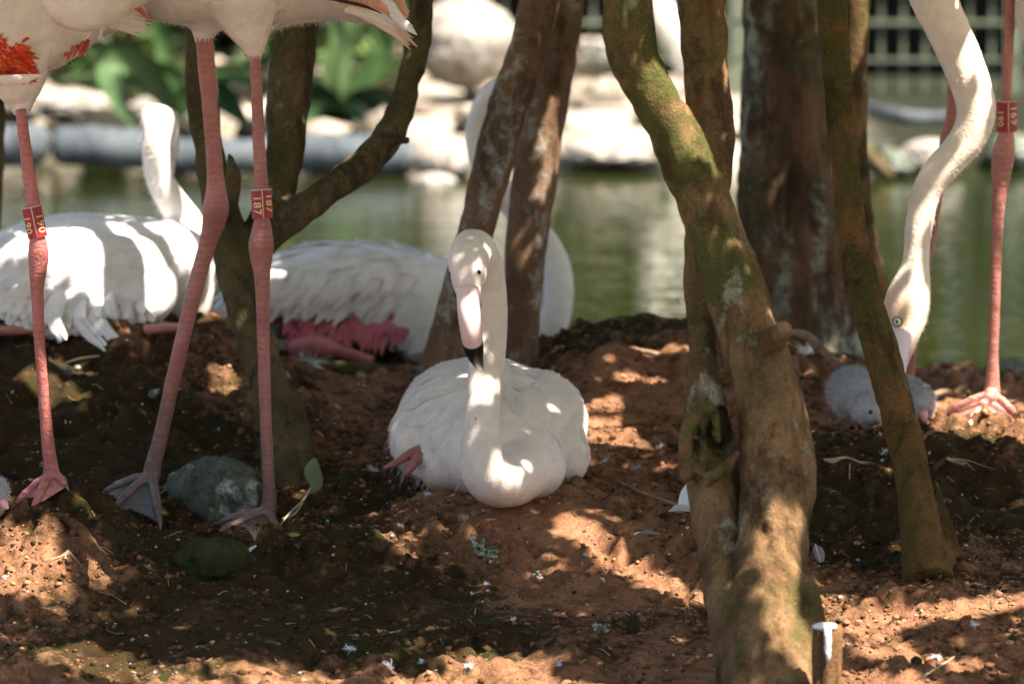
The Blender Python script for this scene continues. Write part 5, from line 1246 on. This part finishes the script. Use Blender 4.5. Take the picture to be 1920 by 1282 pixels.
# soil crumbs (uncountable): jittered icosahedra
def crumbs():
    bm = bmesh.new(); bmesh.ops.create_icosphere(bm, subdivisions=1, radius=1); IV = np.array([v.co[:] for v in bm.verts]); IF = np.array([[v.index for v in f.verts] for f in bm.faces]); bm.free()
    r = np.random.RandomState(5); n = 52000
    xy = np.column_stack([r.uniform(-.85, .85, n), r.uniform(4.85, 7.2, n)])
    q = np.column_stack([xy, np.zeros(n)])
    dens = np.clip(.55 + 1.3 * fbm(q, 5, 2, 8.0), 0.02, 1)
    for (px, py, D, rr) in [(950,965,5.87,.05),(1060,960,5.87,.05)]: dens *= 1 - .9 * np.exp(-((xy - P(px, py, D)[:2]) ** 2).sum(1) / (2 * rr * rr))
    for (px, py, D, rr) in [(60,1040,5.55,.1),(1640,1060,5.62,.12),(1680,1150,5.4,.1),(800,905,5.98,.1),(650,880,6.1,.12),(1200,800,6.35,.1),(1600,850,6.1,.1),(370,985,5.85,.08)]: dens += 1.2 * np.exp(-((xy - P(px, py, D)[:2]) ** 2).sum(1) / (2 * rr * rr))
    xy = xy[r.rand(n) < dens * .75]; n = len(xy)
    s = np.clip(np.exp(r.normal(math.log(.0019), .45, n)), .0009, .0062)
    z = bil(GZ2, gx, gy, xy) + s * .25
    J = 1 + .30 * r.uniform(-1, 1, (n, len(IV))); sc = r.uniform(.75, 1.3, (n, 3)) * np.array([1, 1, .75])
    ang = r.uniform(0, 6.28, n); ca, sa = np.cos(ang), np.sin(ang)
    V = IV[None] * J[:, :, None] * sc[:, None] * s[:, None, None]
    X = V[:, :, 0] * ca[:, None] - V[:, :, 1] * sa[:, None]; Y = V[:, :, 0] * sa[:, None] + V[:, :, 1] * ca[:, None]
    V = np.stack([X + xy[:, None, 0], Y + xy[:, None, 1], V[:, :, 2] + z[:, None]], -1).reshape(-1, 3)
    FF = (IF[None] + np.arange(n)[:, None, None] * len(IV)).reshape(-1, 3)
    me = fast_mesh('soil_crumbs', V, FF, False)
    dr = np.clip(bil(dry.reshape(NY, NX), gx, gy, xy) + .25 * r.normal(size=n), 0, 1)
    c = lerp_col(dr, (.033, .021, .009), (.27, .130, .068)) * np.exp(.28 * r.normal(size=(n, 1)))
    m = r.rand(n) < .05; c[m] = np.array((.036, .042, .018)); m = r.rand(n) < .008; c[m] = (.26, .23, .18)
    paint(me, np.repeat(np.clip(c, 0, .7), len(IV), 0))
    tag(link('soil_crumbs', me, M['soil_bits']), 'crumbly clods and grit strewn over the mud', None, None, 'stuff')
crumbs()
def litter():
    """short bits of straw and bark, uncountable"""
    r = np.random.RandomState(15); n = 900; V = []; FF = []; cols = []; k = 0
    for i in range(n):
        x = r.uniform(-.8, .8); y = r.uniform(4.95, 7.0); a = r.uniform(0, 6.28); l = np.exp(r.normal(math.log(.009), .5)); w = r.uniform(.0003, .0008)
        p = []
        for s in (-.5, 0, .5):
            xx = x + math.cos(a) * l * s; yy = y + math.sin(a) * l * s; p.append(np.array([xx, yy, gh(xx, yy) + .002]))
        m = MB(); m.tube([[*q, w] for q in p], 4); V.append(m.verts()); FF += [tuple(j + k for j in f) for f in m.f]; k += len(V[-1])
        c = np.array((.26, .18, .10)) * r.uniform(.4, 1.5); cols += [c] * len(V[-1])
    me = fast_mesh('straw_litter', np.vstack(V), FF, False); paint(me, np.array(cols))
    tag(link('straw_litter', me, M['soil_bits']), 'scattered bits of straw and rootlets on the mud', None, None, 'stuff')
litter()

# ------------------------------------------------------------------ far bank
def log(label, x0, x1, y0, y1, D, w, mat, seed, name='edging_log', cat='log'):
    a = P(x0, y0, D); b_ = P(x1, y1, D); r = W(w, D) / 2; n = 14
    mb = MB(); pts = [[*(a + (b_ - a) * k / n + np.array([0, 0, 0])), r * (1 - (.35 if k in (0, n) else 0)), r * (1 - (.35 if k in (0, n) else 0))] for k in range(n + 1)]
    mb.tube(pts, 18, 40); V = mb.verts(); V = V + nrm((0, 0, 1)) * (.012 * fbm(V, 9, 3, seed))[:, None]
    return tag(link(name, fast_mesh(name, V, mb.f), mat, None, (a + b_) / 2 - np.array([0, 0, r])), label, cat)
log('pale round edging log at the far left end of the pond rim', -230, 92, 272, 274, 11.25, 78, M['log_grey'], 1)
log('grey edging log behind the neck of the left sitting flamingo', 98, 300, 274, 282, 11.25, 76, M['log_grey'], 2)
log('grey edging log seen between the standing flamingo legs', 308, 540, 292, 290, 11.3, 70, M['log_grey'], 3)
log('bluish edging log under the bent limb of the forked tree', 548, 775, 286, 292, 11.3, 78, M['log_grey'], 4)
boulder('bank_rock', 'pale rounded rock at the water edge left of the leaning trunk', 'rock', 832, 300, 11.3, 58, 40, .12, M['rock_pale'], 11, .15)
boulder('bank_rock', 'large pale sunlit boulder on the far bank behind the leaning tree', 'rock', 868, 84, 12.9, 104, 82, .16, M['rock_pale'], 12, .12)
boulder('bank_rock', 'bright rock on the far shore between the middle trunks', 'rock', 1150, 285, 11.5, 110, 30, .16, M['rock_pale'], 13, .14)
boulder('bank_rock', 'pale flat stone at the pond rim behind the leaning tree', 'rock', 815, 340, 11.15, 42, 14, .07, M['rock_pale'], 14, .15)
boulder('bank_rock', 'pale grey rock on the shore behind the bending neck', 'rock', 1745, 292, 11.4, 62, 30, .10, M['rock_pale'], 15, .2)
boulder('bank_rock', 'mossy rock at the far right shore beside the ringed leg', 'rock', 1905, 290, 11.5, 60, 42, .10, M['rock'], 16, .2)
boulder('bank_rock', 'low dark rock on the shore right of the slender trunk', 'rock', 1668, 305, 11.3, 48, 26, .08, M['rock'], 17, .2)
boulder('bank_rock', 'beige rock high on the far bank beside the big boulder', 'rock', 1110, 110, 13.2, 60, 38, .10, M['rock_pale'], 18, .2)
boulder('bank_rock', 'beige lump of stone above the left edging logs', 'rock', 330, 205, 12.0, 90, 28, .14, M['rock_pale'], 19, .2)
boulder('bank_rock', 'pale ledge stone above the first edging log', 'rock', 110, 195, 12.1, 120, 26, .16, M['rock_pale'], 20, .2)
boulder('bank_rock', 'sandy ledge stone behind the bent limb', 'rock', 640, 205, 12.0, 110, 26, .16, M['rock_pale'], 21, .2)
twig('bluish white driftwood branch lying below the fence', [(1610,195,12.2,14),(1680,215,12.1,26),(1740,222,12.1,24),(1800,214,12.1,12)], 'driftwood', 'log_grey', 'driftwood')
twig('dark fallen branch slanting into the far water', [(1600,255,11.3,26),(1640,300,11.2,24),(1672,330,11.15,14)], 'fallen_branch', 'bark_dark', 'branch')
# pale rubble and leaf litter on the far bank
def bank_litter():
    bm = bmesh.new(); bmesh.ops.create_icosphere(bm, subdivisions=1, radius=1); IV = np.array([v.co[:] for v in bm.verts]); IF = np.array([[v.index for v in f.verts] for f in bm.faces]); bm.free()
    r = np.random.RandomState(25); n = 1300; xy = np.column_stack([r.uniform(-2.2, 2.2, n), 11.5 + 3.2 * r.rand(n) ** 1.1])
    keep = (xy[:, 0] < -.35) | ((r.rand(n) < .22) & (xy[:, 0] < .6)); xy = xy[keep]; n = len(xy)
    s = np.clip(np.exp(r.normal(math.log(.032), .5, n)), .01, .085)
    V = IV[None] * (1 + .3 * r.uniform(-1, 1, (n, len(IV))))[:, :, None] * (r.uniform(.6, 1.5, (n, 3)) * np.array([1, 1, .6]))[:, None] * s[:, None, None]
    V = V + np.column_stack([xy, np.full(n, -.022) + s * .2])[:, None]
    me = fast_mesh('bank_rubble', V.reshape(-1, 3), (IF[None] + np.arange(n)[:, None, None] * len(IV)).reshape(-1, 3), False)
    c = np.array((.20, .165, .125)) * np.exp(.5 * r.normal(size=(n, 1))) ; m = r.rand(n) < .38; c[m] = (.022, .020, .013); m = r.rand(n) < .06; c[m] = (.36, .33, .29)
    paint(me, np.repeat(np.clip(c, 0, .75), len(IV), 0)); tag(link('bank_rubble', me, M['soil_bits']), 'pale rubble and dead leaves on the far bank', None, None, 'stuff')
bank_litter()

# strap-leaved plants
def strap_plant(label, base_px, D, leaves):
    b0 = P(*base_px, D); t = thing('strap_leaf_plant', b0, label, 'plant')
    for i, (pts, w, col) in enumerate(leaves):
        rows = catmull([[*P(a, b, d)] for a, b, d in pts], 16); V = []; Fc = []
        for k, c in enumerate(rows):
            s = k / 15; tg = nrm(rows[min(k + 1, 15)] - rows[max(k - 1, 0)]); sd = nrm(np.cross(tg, (.15, 1, .25))); nn = np.cross(sd, tg); ww = W(w, D) * .5 * (math.sin(math.pi * (.12 + .86 * s)) ** .7)
            for j in (-1, -.5, 0, .5, 1): V.append(c + sd * ww * j + nn * ww * .3 * abs(j) * (1 if nn[1] < 0 else -1))
        for k in range(15):
            for j in range(4): a = k * 5 + j; Fc.append((a, a + 1, a + 6, a + 5))
        me = fast_mesh('leaf', V, Fc); paint(me, col); link('leaf', me, M['leafy'], t)
g1, g2, g3 = (.040, .075, .022), (.017, .038, .013), (.062, .10, .036)
strap_plant('broad strap leaved plant with one leaf hanging to the left pond edge', (330,215), 11.7, [
    ([(330,215,11.7),(260,120,11.6),(205,130,11.55),(225,190,11.5),(262,245,11.45)], 50, (.075, .125, .05)), ([(330,215,11.7),(330,140,11.7),(230,112,11.7),(140,118,11.7)], 24, g1), ([(330,215,11.7),(350,150,11.7),(430,128,11.7),(520,135,11.7)], 26, g1),
    ([(330,215,11.7),(360,180,11.7),(420,180,11.7),(470,235,11.6)], 60, g2), ([(330,215,11.7),(250,150,11.65),(180,135,11.6),(110,150,11.55)], 22, g3), ([(330,215,11.7),(420,150,11.7),(500,160,11.65),(560,190,11.6)], 24, g3), ([(330,215,11.7),(280,110,11.7),(180,90,11.7),(90,100,11.7)], 20, g1), ([(330,215,11.7),(300,150,11.7),(250,150,11.7),(200,170,11.7)], 26, g2), ([(330,215,11.7),(310,100,11.8),(300,20,11.8),(330,-60,11.8)], 34, g1)])
strap_plant('dark green strap leaved plant between the left trunk and the bent limb', (640,235), 11.9, [
    ([(640,235,11.9),(620,150,11.9),(635,70,11.9),(612,10,11.9)], 36, g3), ([(640,235,11.9),(680,150,11.9),(720,90,11.9),(700,40,11.9)], 50, g1), ([(640,235,11.9),(600,180,11.8),(560,190,11.8),(540,235,11.7)], 60, g2),
    ([(640,235,11.9),(670,195,11.9),(720,180,11.8),(745,215,11.8)], 56, g2), ([(640,235,11.9),(640,120,12),(660,50,12),(680,-40,12)], 40, g3), ([(640,235,11.9),(610,215,11.8),(590,225,11.75),(575,260,11.7)], 70, g2), ([(640,235,11.9),(650,215,11.8),(670,225,11.75),(690,262,11.7)], 66, (.03, .075, .025))])
strap_plant('grassy green clump rising behind the tail of the left standing flamingo', (270,60), 13.0, [
    ([(270,80,13),(290,30,13),(330,-10,13),(380,-40,13)], 36, g3), ([(270,80,13),(310,40,13),(380,10,13),(430,30,13)], 40, g2), ([(270,80,13),(262,30,13),(290,-10,13),(300,-80,13)], 34, g1), ([(270,80,13),(300,60,13),(330,50,13),(370,80,13)], 36, g2)])
strap_plant('low green weeds at the far shore beside the pale rock', (1240,300), 11.25, [
    ([(1250,318,11.2),(1240,290,11.2),(1220,280,11.2)], 22, g3), ([(1250,318,11.2),(1262,290,11.2),(1280,286,11.2)], 22, g3), ([(1660,330,11.2),(1650,290,11.2),(1640,270,11.2)], 18, g3)])

tree('pale_tree', 'pale leaning trunk on the sunny far bank between the twisted tree stems',
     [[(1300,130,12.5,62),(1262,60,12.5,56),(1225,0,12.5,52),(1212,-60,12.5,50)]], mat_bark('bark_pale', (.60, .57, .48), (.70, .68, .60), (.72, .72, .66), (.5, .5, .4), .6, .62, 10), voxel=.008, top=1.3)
# metal fence
def fence():
    D = 13.1; z0 = P(0, 178, D)[2]; t = thing('metal_fence', (0.5, D, z0), 'pale green painted metal bar fence across the far bank', 'fence')
    zt = .25
    first = None
    for i, px in enumerate(np.arange(905, 2300, 41.5)):
        x = P(px, 100, D)[0]; mb = MB(); mb.box((x - .0046, D - .0046, z0 + .004 * (i % 3)), (x + .0046, D + .0046, zt)); obj('bar', mb, M['fence'], t, smooth=False)
    for z, h in ((P(0,112,D)[2], .0075), (P(0,42,D)[2], .010), (zt, .012)):
        mb = MB(); mb.box((P(880,0,D)[0], D - .020, z - h / 2), (P(2320,0,D)[0], D - .006, z + h / 2)); obj('rail', mb, M['fence'], t, smooth=False)
    for px in (885, 1385, 1900):
        x = P(px, 100, D)[0]; mb = MB(); mb.box((x - .022, D - .02, z0 - .06), (x + .022, D + .03, zt + .03)); obj('post', mb, M['fence'], t, smooth=False)
fence()
mb = MB(); mb.box((P(845,0,13.9)[0], 13.9, -.1), (P(2600,0,13.9)[0], 13.95, .30))  # dark sheet stands in for the deep shade behind the fence
tag(obj('shade_backdrop', mb, M['backdrop'], None, (.6, 13.9, -.1), False), 'black sheet put in for the deep shade behind the metal fence', 'backdrop')

# leafy masses beyond
def leaf_cloud(n, box, size, cols, seed, aspect=.5):
    r = np.random.RandomState(seed); lo, hi = np.array(box[0]), np.array(box[1])
    p = lo + (hi - lo) * r.rand(n, 3)
    keep = pn(p, 2.2, seed) > -.18; p = p[keep]; n = len(p)
    d = r.normal(size=(n, 3)); d /= np.linalg.norm(d, axis=1)[:, None]; e = np.cross(d, r.normal(size=(n, 3))); e /= np.linalg.norm(e, axis=1)[:, None]
    s = size * (.6 + .8 * r.rand(n))[:, None]
    V = np.stack([p - d * s, p + e * s * aspect, p + d * s, p - e * s * aspect], 1).reshape(-1, 3)
    F_ = np.arange(n * 4).reshape(-1, 4); c = np.array(cols)[r.randint(0, len(cols), n)] * np.exp(.25 * r.normal(size=(n, 1)))
    return V, F_, np.repeat(c, 4, 0)
gc = [(.011, .022, .005), (.018, .032, .007), (.007, .015, .004), (.030, .043, .011)]
for i_, (bx, n_, lab_) in enumerate((((P(-120,0,12.9)[0], 12.7, -.03, P(330,0,12.9)[0], 13.6, .30), 900, 'dark leafy undergrowth on the bank behind the left standing flamingo'), ((P(420,0,12.9)[0], 12.7, -.03, P(760,0,12.9)[0], 13.6, .30), 700, 'dark leafy undergrowth behind the forked tree'))):
    V, F_, c = leaf_cloud(n_, (bx[:3], bx[3:]), .045, [(.035, .065, .016), (.06, .10, .025), (.015, .028, .008), (.03, .024, .012)], 30 + i_, .35); me = fast_mesh('leafy_shrub', V, F_, False); paint(me, c)
    tag(link('leafy_shrub', me, M['leafy'], None, ((bx[0] + bx[3]) / 2, 13.1, 0)), lab_, 'shrub')
V, F_, c = leaf_cloud(26000, ((-6, 14.3, -.05), (6, 15.8, 2.6)), .09, gc, 3); me = fast_mesh('hedge', V, F_, False); paint(me, c)
tag(link('hedge', me, M['leafy'], None, (-3, 15.8, 0)), 'loose green hedge behind the far bank', 'hedge')
V, F_, c = leaf_cloud(9000, ((-9, 18, -.05), (9, 20, 5.0)), .16, gc, 4); me = fast_mesh('far_wood', V, F_, False); paint(me, c)
tag(link('far_wood', me, M['leafy'], None, (0, 19, 0)), 'mass of green trees beyond the pond', None, None, 'stuff')

# ------------------------------------------------------------------ crowns: unseen low canopy, its gaps cut to lay the sun flecks
LIT = [
 [(0,470),(60,432),(180,414),(235,415),(300,470),(335,540),(318,600),(230,645),(150,560),(90,520),(0,490)],
 [(250,415),(330,420),(372,440),(402,520),(402,605),(360,608),(352,530),(310,455)],
 [(285,330),(325,330),(378,412),(372,445),(300,425)], [(270,200),(322,200),(332,260),(320,330),(275,330),(270,260)],
 [(378,660),(430,688),(492,762),(490,790),(420,772),(380,712)], [(20,690),(130,662),(195,722),(190,757),(100,757),(30,722)],
 [(58,640),(92,640),(108,885),(128,910),(60,945),(78,890)], [(0,962),(110,975),(140,1020),(190,1060),(238,1082),(170,1112),(100,1126),(0,1116)], [(0,1136),(62,1138),(50,1152),(0,1156)],
 [(60,1212),(180,1210),(310,1240),(420,1234),(640,1262),(640,1290),(300,1290),(60,1240)],
 [(855,470),(886,468),(893,490),(866,508),(856,500)], [(896,490),(916,488),(908,560),(902,640),(856,640),(857,552),(880,545),(897,520)],
 [(895,862),(938,840),(950,885),(985,852),(1004,905),(985,940),(940,945),(905,900)], [(878,695),(938,690),(932,790),(877,780)],
 [(1010,962),(1070,955),(1125,975),(1152,1000),(1120,1008),(1200,1042),(1312,1102),(1322,1142),(1250,1122),(1130,1062),(1060,1012)],
 [(1080,762),(1150,728),(1232,770),(1292,800),(1292,842),(1180,842),(1100,832)], [(1180,648),(1295,650),(1295,668),(1200,666)],
 [(636,948),(720,927),(800,928),(700,958)], [(688,1005),(850,979),(866,993),(720,1017)], [(1110,700),(1180,690),(1250,715),(1180,722)],
 [(830,1213),(1000,1213),(1080,1250),(1150,1290),(900,1290),(700,1290),(720,1262),(830,1262)],
 [(1528,1104),(1600,1121),(1700,1130),(1920,1106),(1920,1146),(1750,1166),(1690,1187),(1742,1224),(1660,1230),(1585,1200),(1550,1190)],
 [(1580,1196),(1700,1224),(1800,1232),(1910,1258),(1900,1272),(1780,1254),(1600,1232)], [(1580,1246),(1700,1261),(1790,1282),(1590,1294)],
 [(1205,60),(1262,150),(1322,230),(1372,330),(1388,405),(1350,385),(1308,330),(1268,290),(1228,230),(1195,150)], [(1330,60),(1368,60),(1378,300),(1350,255)],
 [(1395,480),(1425,500),(1445,560),(1462,600),(1492,650),(1472,722),(1420,682),(1400,600)],
 [(1408,1000),(1440,932),(1502,895),(1504,1000),(1504,1100),(1542,1285),(1500,1290),(1470,1240),(1418,1180),(1408,1080)],
 [(1848,350),(1890,350),(1880,720),(1920,792),(1760,806),(1768,770),(1850,730)], [(1790,40),(1852,80),(1864,230),(1800,305),(1742,385),(1732,500),(1748,560),(1742,625),(1695,665),(1690,560),(1702,400),(1780,290),(1822,220),(1815,150)],
 [(1872,0),(1910,0),(1912,330),(1866,330)], [(1738,728),(1920,758),(1920,832),(1738,812)], [(1523,1163),(1578,1163),(1582,1284),(1548,1272)],
 [(960,560),(1012,540),(1006,602),(955,592)], [(1000,230),(1050,120),(1052,300),(1000,480)], [(1598,0),(1628,0),(1620,150),(1604,150)], [(1490,618),(1580,660),(1580,690),(1500,640)],
 [(80,0),(150,0),(140,40),(95,40)], [(1230,700),(1295,700),(1295,745),(1240,740)],
]
SU = nrm(np.cross((0, 0, 1), SUN)); SV = np.cross(SUN, SU)          # the plane square to the sunbeams
def canopy():
    small = [o for o in scene.objects if o.type == 'MESH' and (o.get('kind') == 'stuff' or o.name.split('.')[0] in ('feather', 'red_covert', 'tail_feather', 'orange_covert', 'down_feather', 'flight_feather', 'leaflet', 'claw', 'bar', 'rail', 'vane', 'shaft', 'web', 'eye', 'pupil', 'eyelid', 'lettering', 'rim', 'blade', 'leaf', 'lichen_clump'))]
    for o_ in small: o_.hide_viewport = True
    bpy.context.view_layer.update(); dg = bpy.context.evaluated_depsgraph_get()
    step = 6; xs = np.arange(3, 1920, step); ys = np.arange(3, 1282, step); PX, PY = np.meshgrid(xs, ys)
    lit = np.zeros(PX.shape, bool)
    for p in LIT: lit |= in_poly(PX, PY, p)
    cell = .008; u0, v0, nu, nv = -3.2, -7.0, 640, 1100
    org = np.array([SU @ np.array([0, 6, 0]), SV @ np.array([0, 6, 0])])
    u0 = org[0] - 1.6; v0 = org[1] - 1.9; nu = 400; nv = 450
    Lm = np.zeros((nv, nu)); Sm = np.zeros((nv, nu))
    o = Vector(CAM)
    for i in range(PX.shape[0]):
        for j in range(PX.shape[1]):
            hit, loc, no, *_ = scene.ray_cast(dg, o, Vector(ray(PX[i, j], PY[i, j])), distance=7.9)
            if not hit or loc.y > 7.35: continue
            if no.dot(Vector(ray(PX[i, j], PY[i, j]))) > 0: no = -no
            if np.dot(no, SUN) < .05: continue
            a = int((SU @ np.array(loc) - u0) / cell); b = int((SV @ np.array(loc) - v0) / cell)
            if 0 <= a < nu and 0 <= b < nv: (Lm if lit[i, j] else Sm)[b, a] += 1
    def blur(A, k):
        for _ in range(k):
            A = (A + np.roll(A, 1, 0) + np.roll(A, -1, 0) + np.roll(A, 1, 1) + np.roll(A, -1, 1)) / 5
        return A
    L2, S2 = blur(Lm, 2), blur(Sm, 2); seen = (L2 + S2) > .015
    jj, ii = np.meshgrid(np.arange(nu), np.arange(nv)); q = np.column_stack([jj.ravel() * cell, ii.ravel() * cell, np.zeros(nu * nv)])
    wild = (fbm(q, 5.5, 3, 3.0) > .34).reshape(nv, nu)                  # flecks where nothing was seen
    far = ~(blur(seen.astype(float), 6) > .02)
    gap = np.where(seen, L2 > S2 * 1.35, wild & far)
    gap = blur(gap.astype(float), 3) > .5
    for o_ in small: o_.hide_viewport = False
    return gap, (u0, v0, cell, nu, nv)
GAP, (CU0, CV0, CC, CNU, CNV) = canopy()
def grow_crowns():
    r = np.random.RandomState(9); cov = np.zeros((CNV, CNU), int); leaves = []
    def hmap(u, v):                     # how far up the beam the leaf hangs, to sit at about 1.35-2.3 m height
        return r.uniform(1.35, 2.15)
    def try_leaf(u, v, L, w, need=None):
        th = r.uniform(0, 6.28); ca, sa = math.cos(th), math.sin(th)
        pts = []
        for s in np.linspace(-1, 1, 7):
            hw = w * (1 - s * s) ** .5
            for t_ in (-1, -.4, .4, 1): pts.append((u + ca * L * s - sa * hw * t_, v + sa * L * s + ca * hw * t_))
        a = ((np.array(pts) - (CU0, CV0)) / CC).astype(int)
        ok = (a[:, 0] >= 0) & (a[:, 0] < CNU) & (a[:, 1] >= 0) & (a[:, 1] < CNV); a = a[ok]
        if len(a) and GAP[a[:, 1], a[:, 0]].mean() > .04: return False
        if need is not None and len(a) and (cov[a[:, 1], a[:, 0]] > 0).mean() > need: return False
        cov[a[:, 1], a[:, 0]] += 1
        leaves.append((u, v, L, w, th)); return True
    for L, w, n in ((.055, .024, 9000), (.034, .016, 9000), (.020, .010, 14000)):
        for _ in range(n):
            try_leaf(CU0 + r.rand() * CNU * CC, CV0 + r.rand() * CNV * CC, L, w, .75 if L < .05 else .97)
    for b in range(CNV):
        for a in range(CNU):
            if cov[b, a] == 0 and not GAP[b, a]:
                leaves.append((CU0 + (a + .5) * CC, CV0 + (b + .5) * CC, .0112, .0098, r.uniform(0, 6.28)))
    lv = np.array(leaves); n = len(lv); h = r.uniform(0.92, 1.30, n)
    # the point on the beam (u,v) at height h
    base = lv[:, 0:1] * SU + lv[:, 1:2] * SV
    pos = base + SUN * ((h - base[:, 2]) / SUN[2])[:, None]
    e1 = np.cos(lv[:, 4:5]) * SU + np.sin(lv[:, 4:5]) * SV; e2 = -np.sin(lv[:, 4:5]) * SU + np.cos(lv[:, 4:5]) * SV
    e1 = e1 + SUN * r.uniform(-.45, .45, (n, 1)); e2 = e2 + SUN * r.uniform(-.45, .45, (n, 1))
    L = lv[:, 2:3]; w = lv[:, 3:4]
    V = np.stack([pos - e1 * L, pos - e1 * L * .3 + e2 * w, pos + e1 * L * .3 + e2 * w * .9, pos + e1 * L, pos + e1 * L * .3 - e2 * w * .9, pos - e1 * L * .3 - e2 * w], 1)
    tops = [(t, np.array([q[:3] for q in tp]).mean(0)) for t, tp, m in TREES if len(tp)]
    own = np.argmin(np.stack([np.linalg.norm(pos - q, axis=1) + .3 * k % .2 for k, (t, q) in enumerate(tops)]), 0)
    cols = np.array([(.035, .07, .018), (.055, .095, .022), (.025, .05, .014), (.07, .10, .03)])[r.randint(0, 4, n)]
    for k, (t, q) in enumerate(tops):
        m = np.where(own == k)[0]
        if not len(m): continue
        me = fast_mesh('shade_crown', V[m].reshape(-1, 3), np.arange(len(m) * 6).reshape(-1, 6), False); paint(me, np.repeat(cols[m], 6, 0))
        o = link('shade_crown', me, M['canopy'], t); o['kind'] = 'stuff'  # leaves out of view, placed to block the sun around the flecks
        mat = TREES[[x[0] for x in TREES].index(t)][2]
        c = pos[m]; tp = TREES[[x[0] for x in TREES].index(t)][1]
        for s in range(4):                # limbs carrying the crown
            a = tp[s % len(tp)]; e = c[r.randint(len(c))]; mb = MB()
            mid = a[:3] * .55 + e * .45 + np.array([0, 0, .12]); mb.tube([[*a[:3], a[3] * .75], [*mid, a[3] * .45], [*e, .006]], 10, 12); obj('limb', mb, mat, t)
grow_crowns()
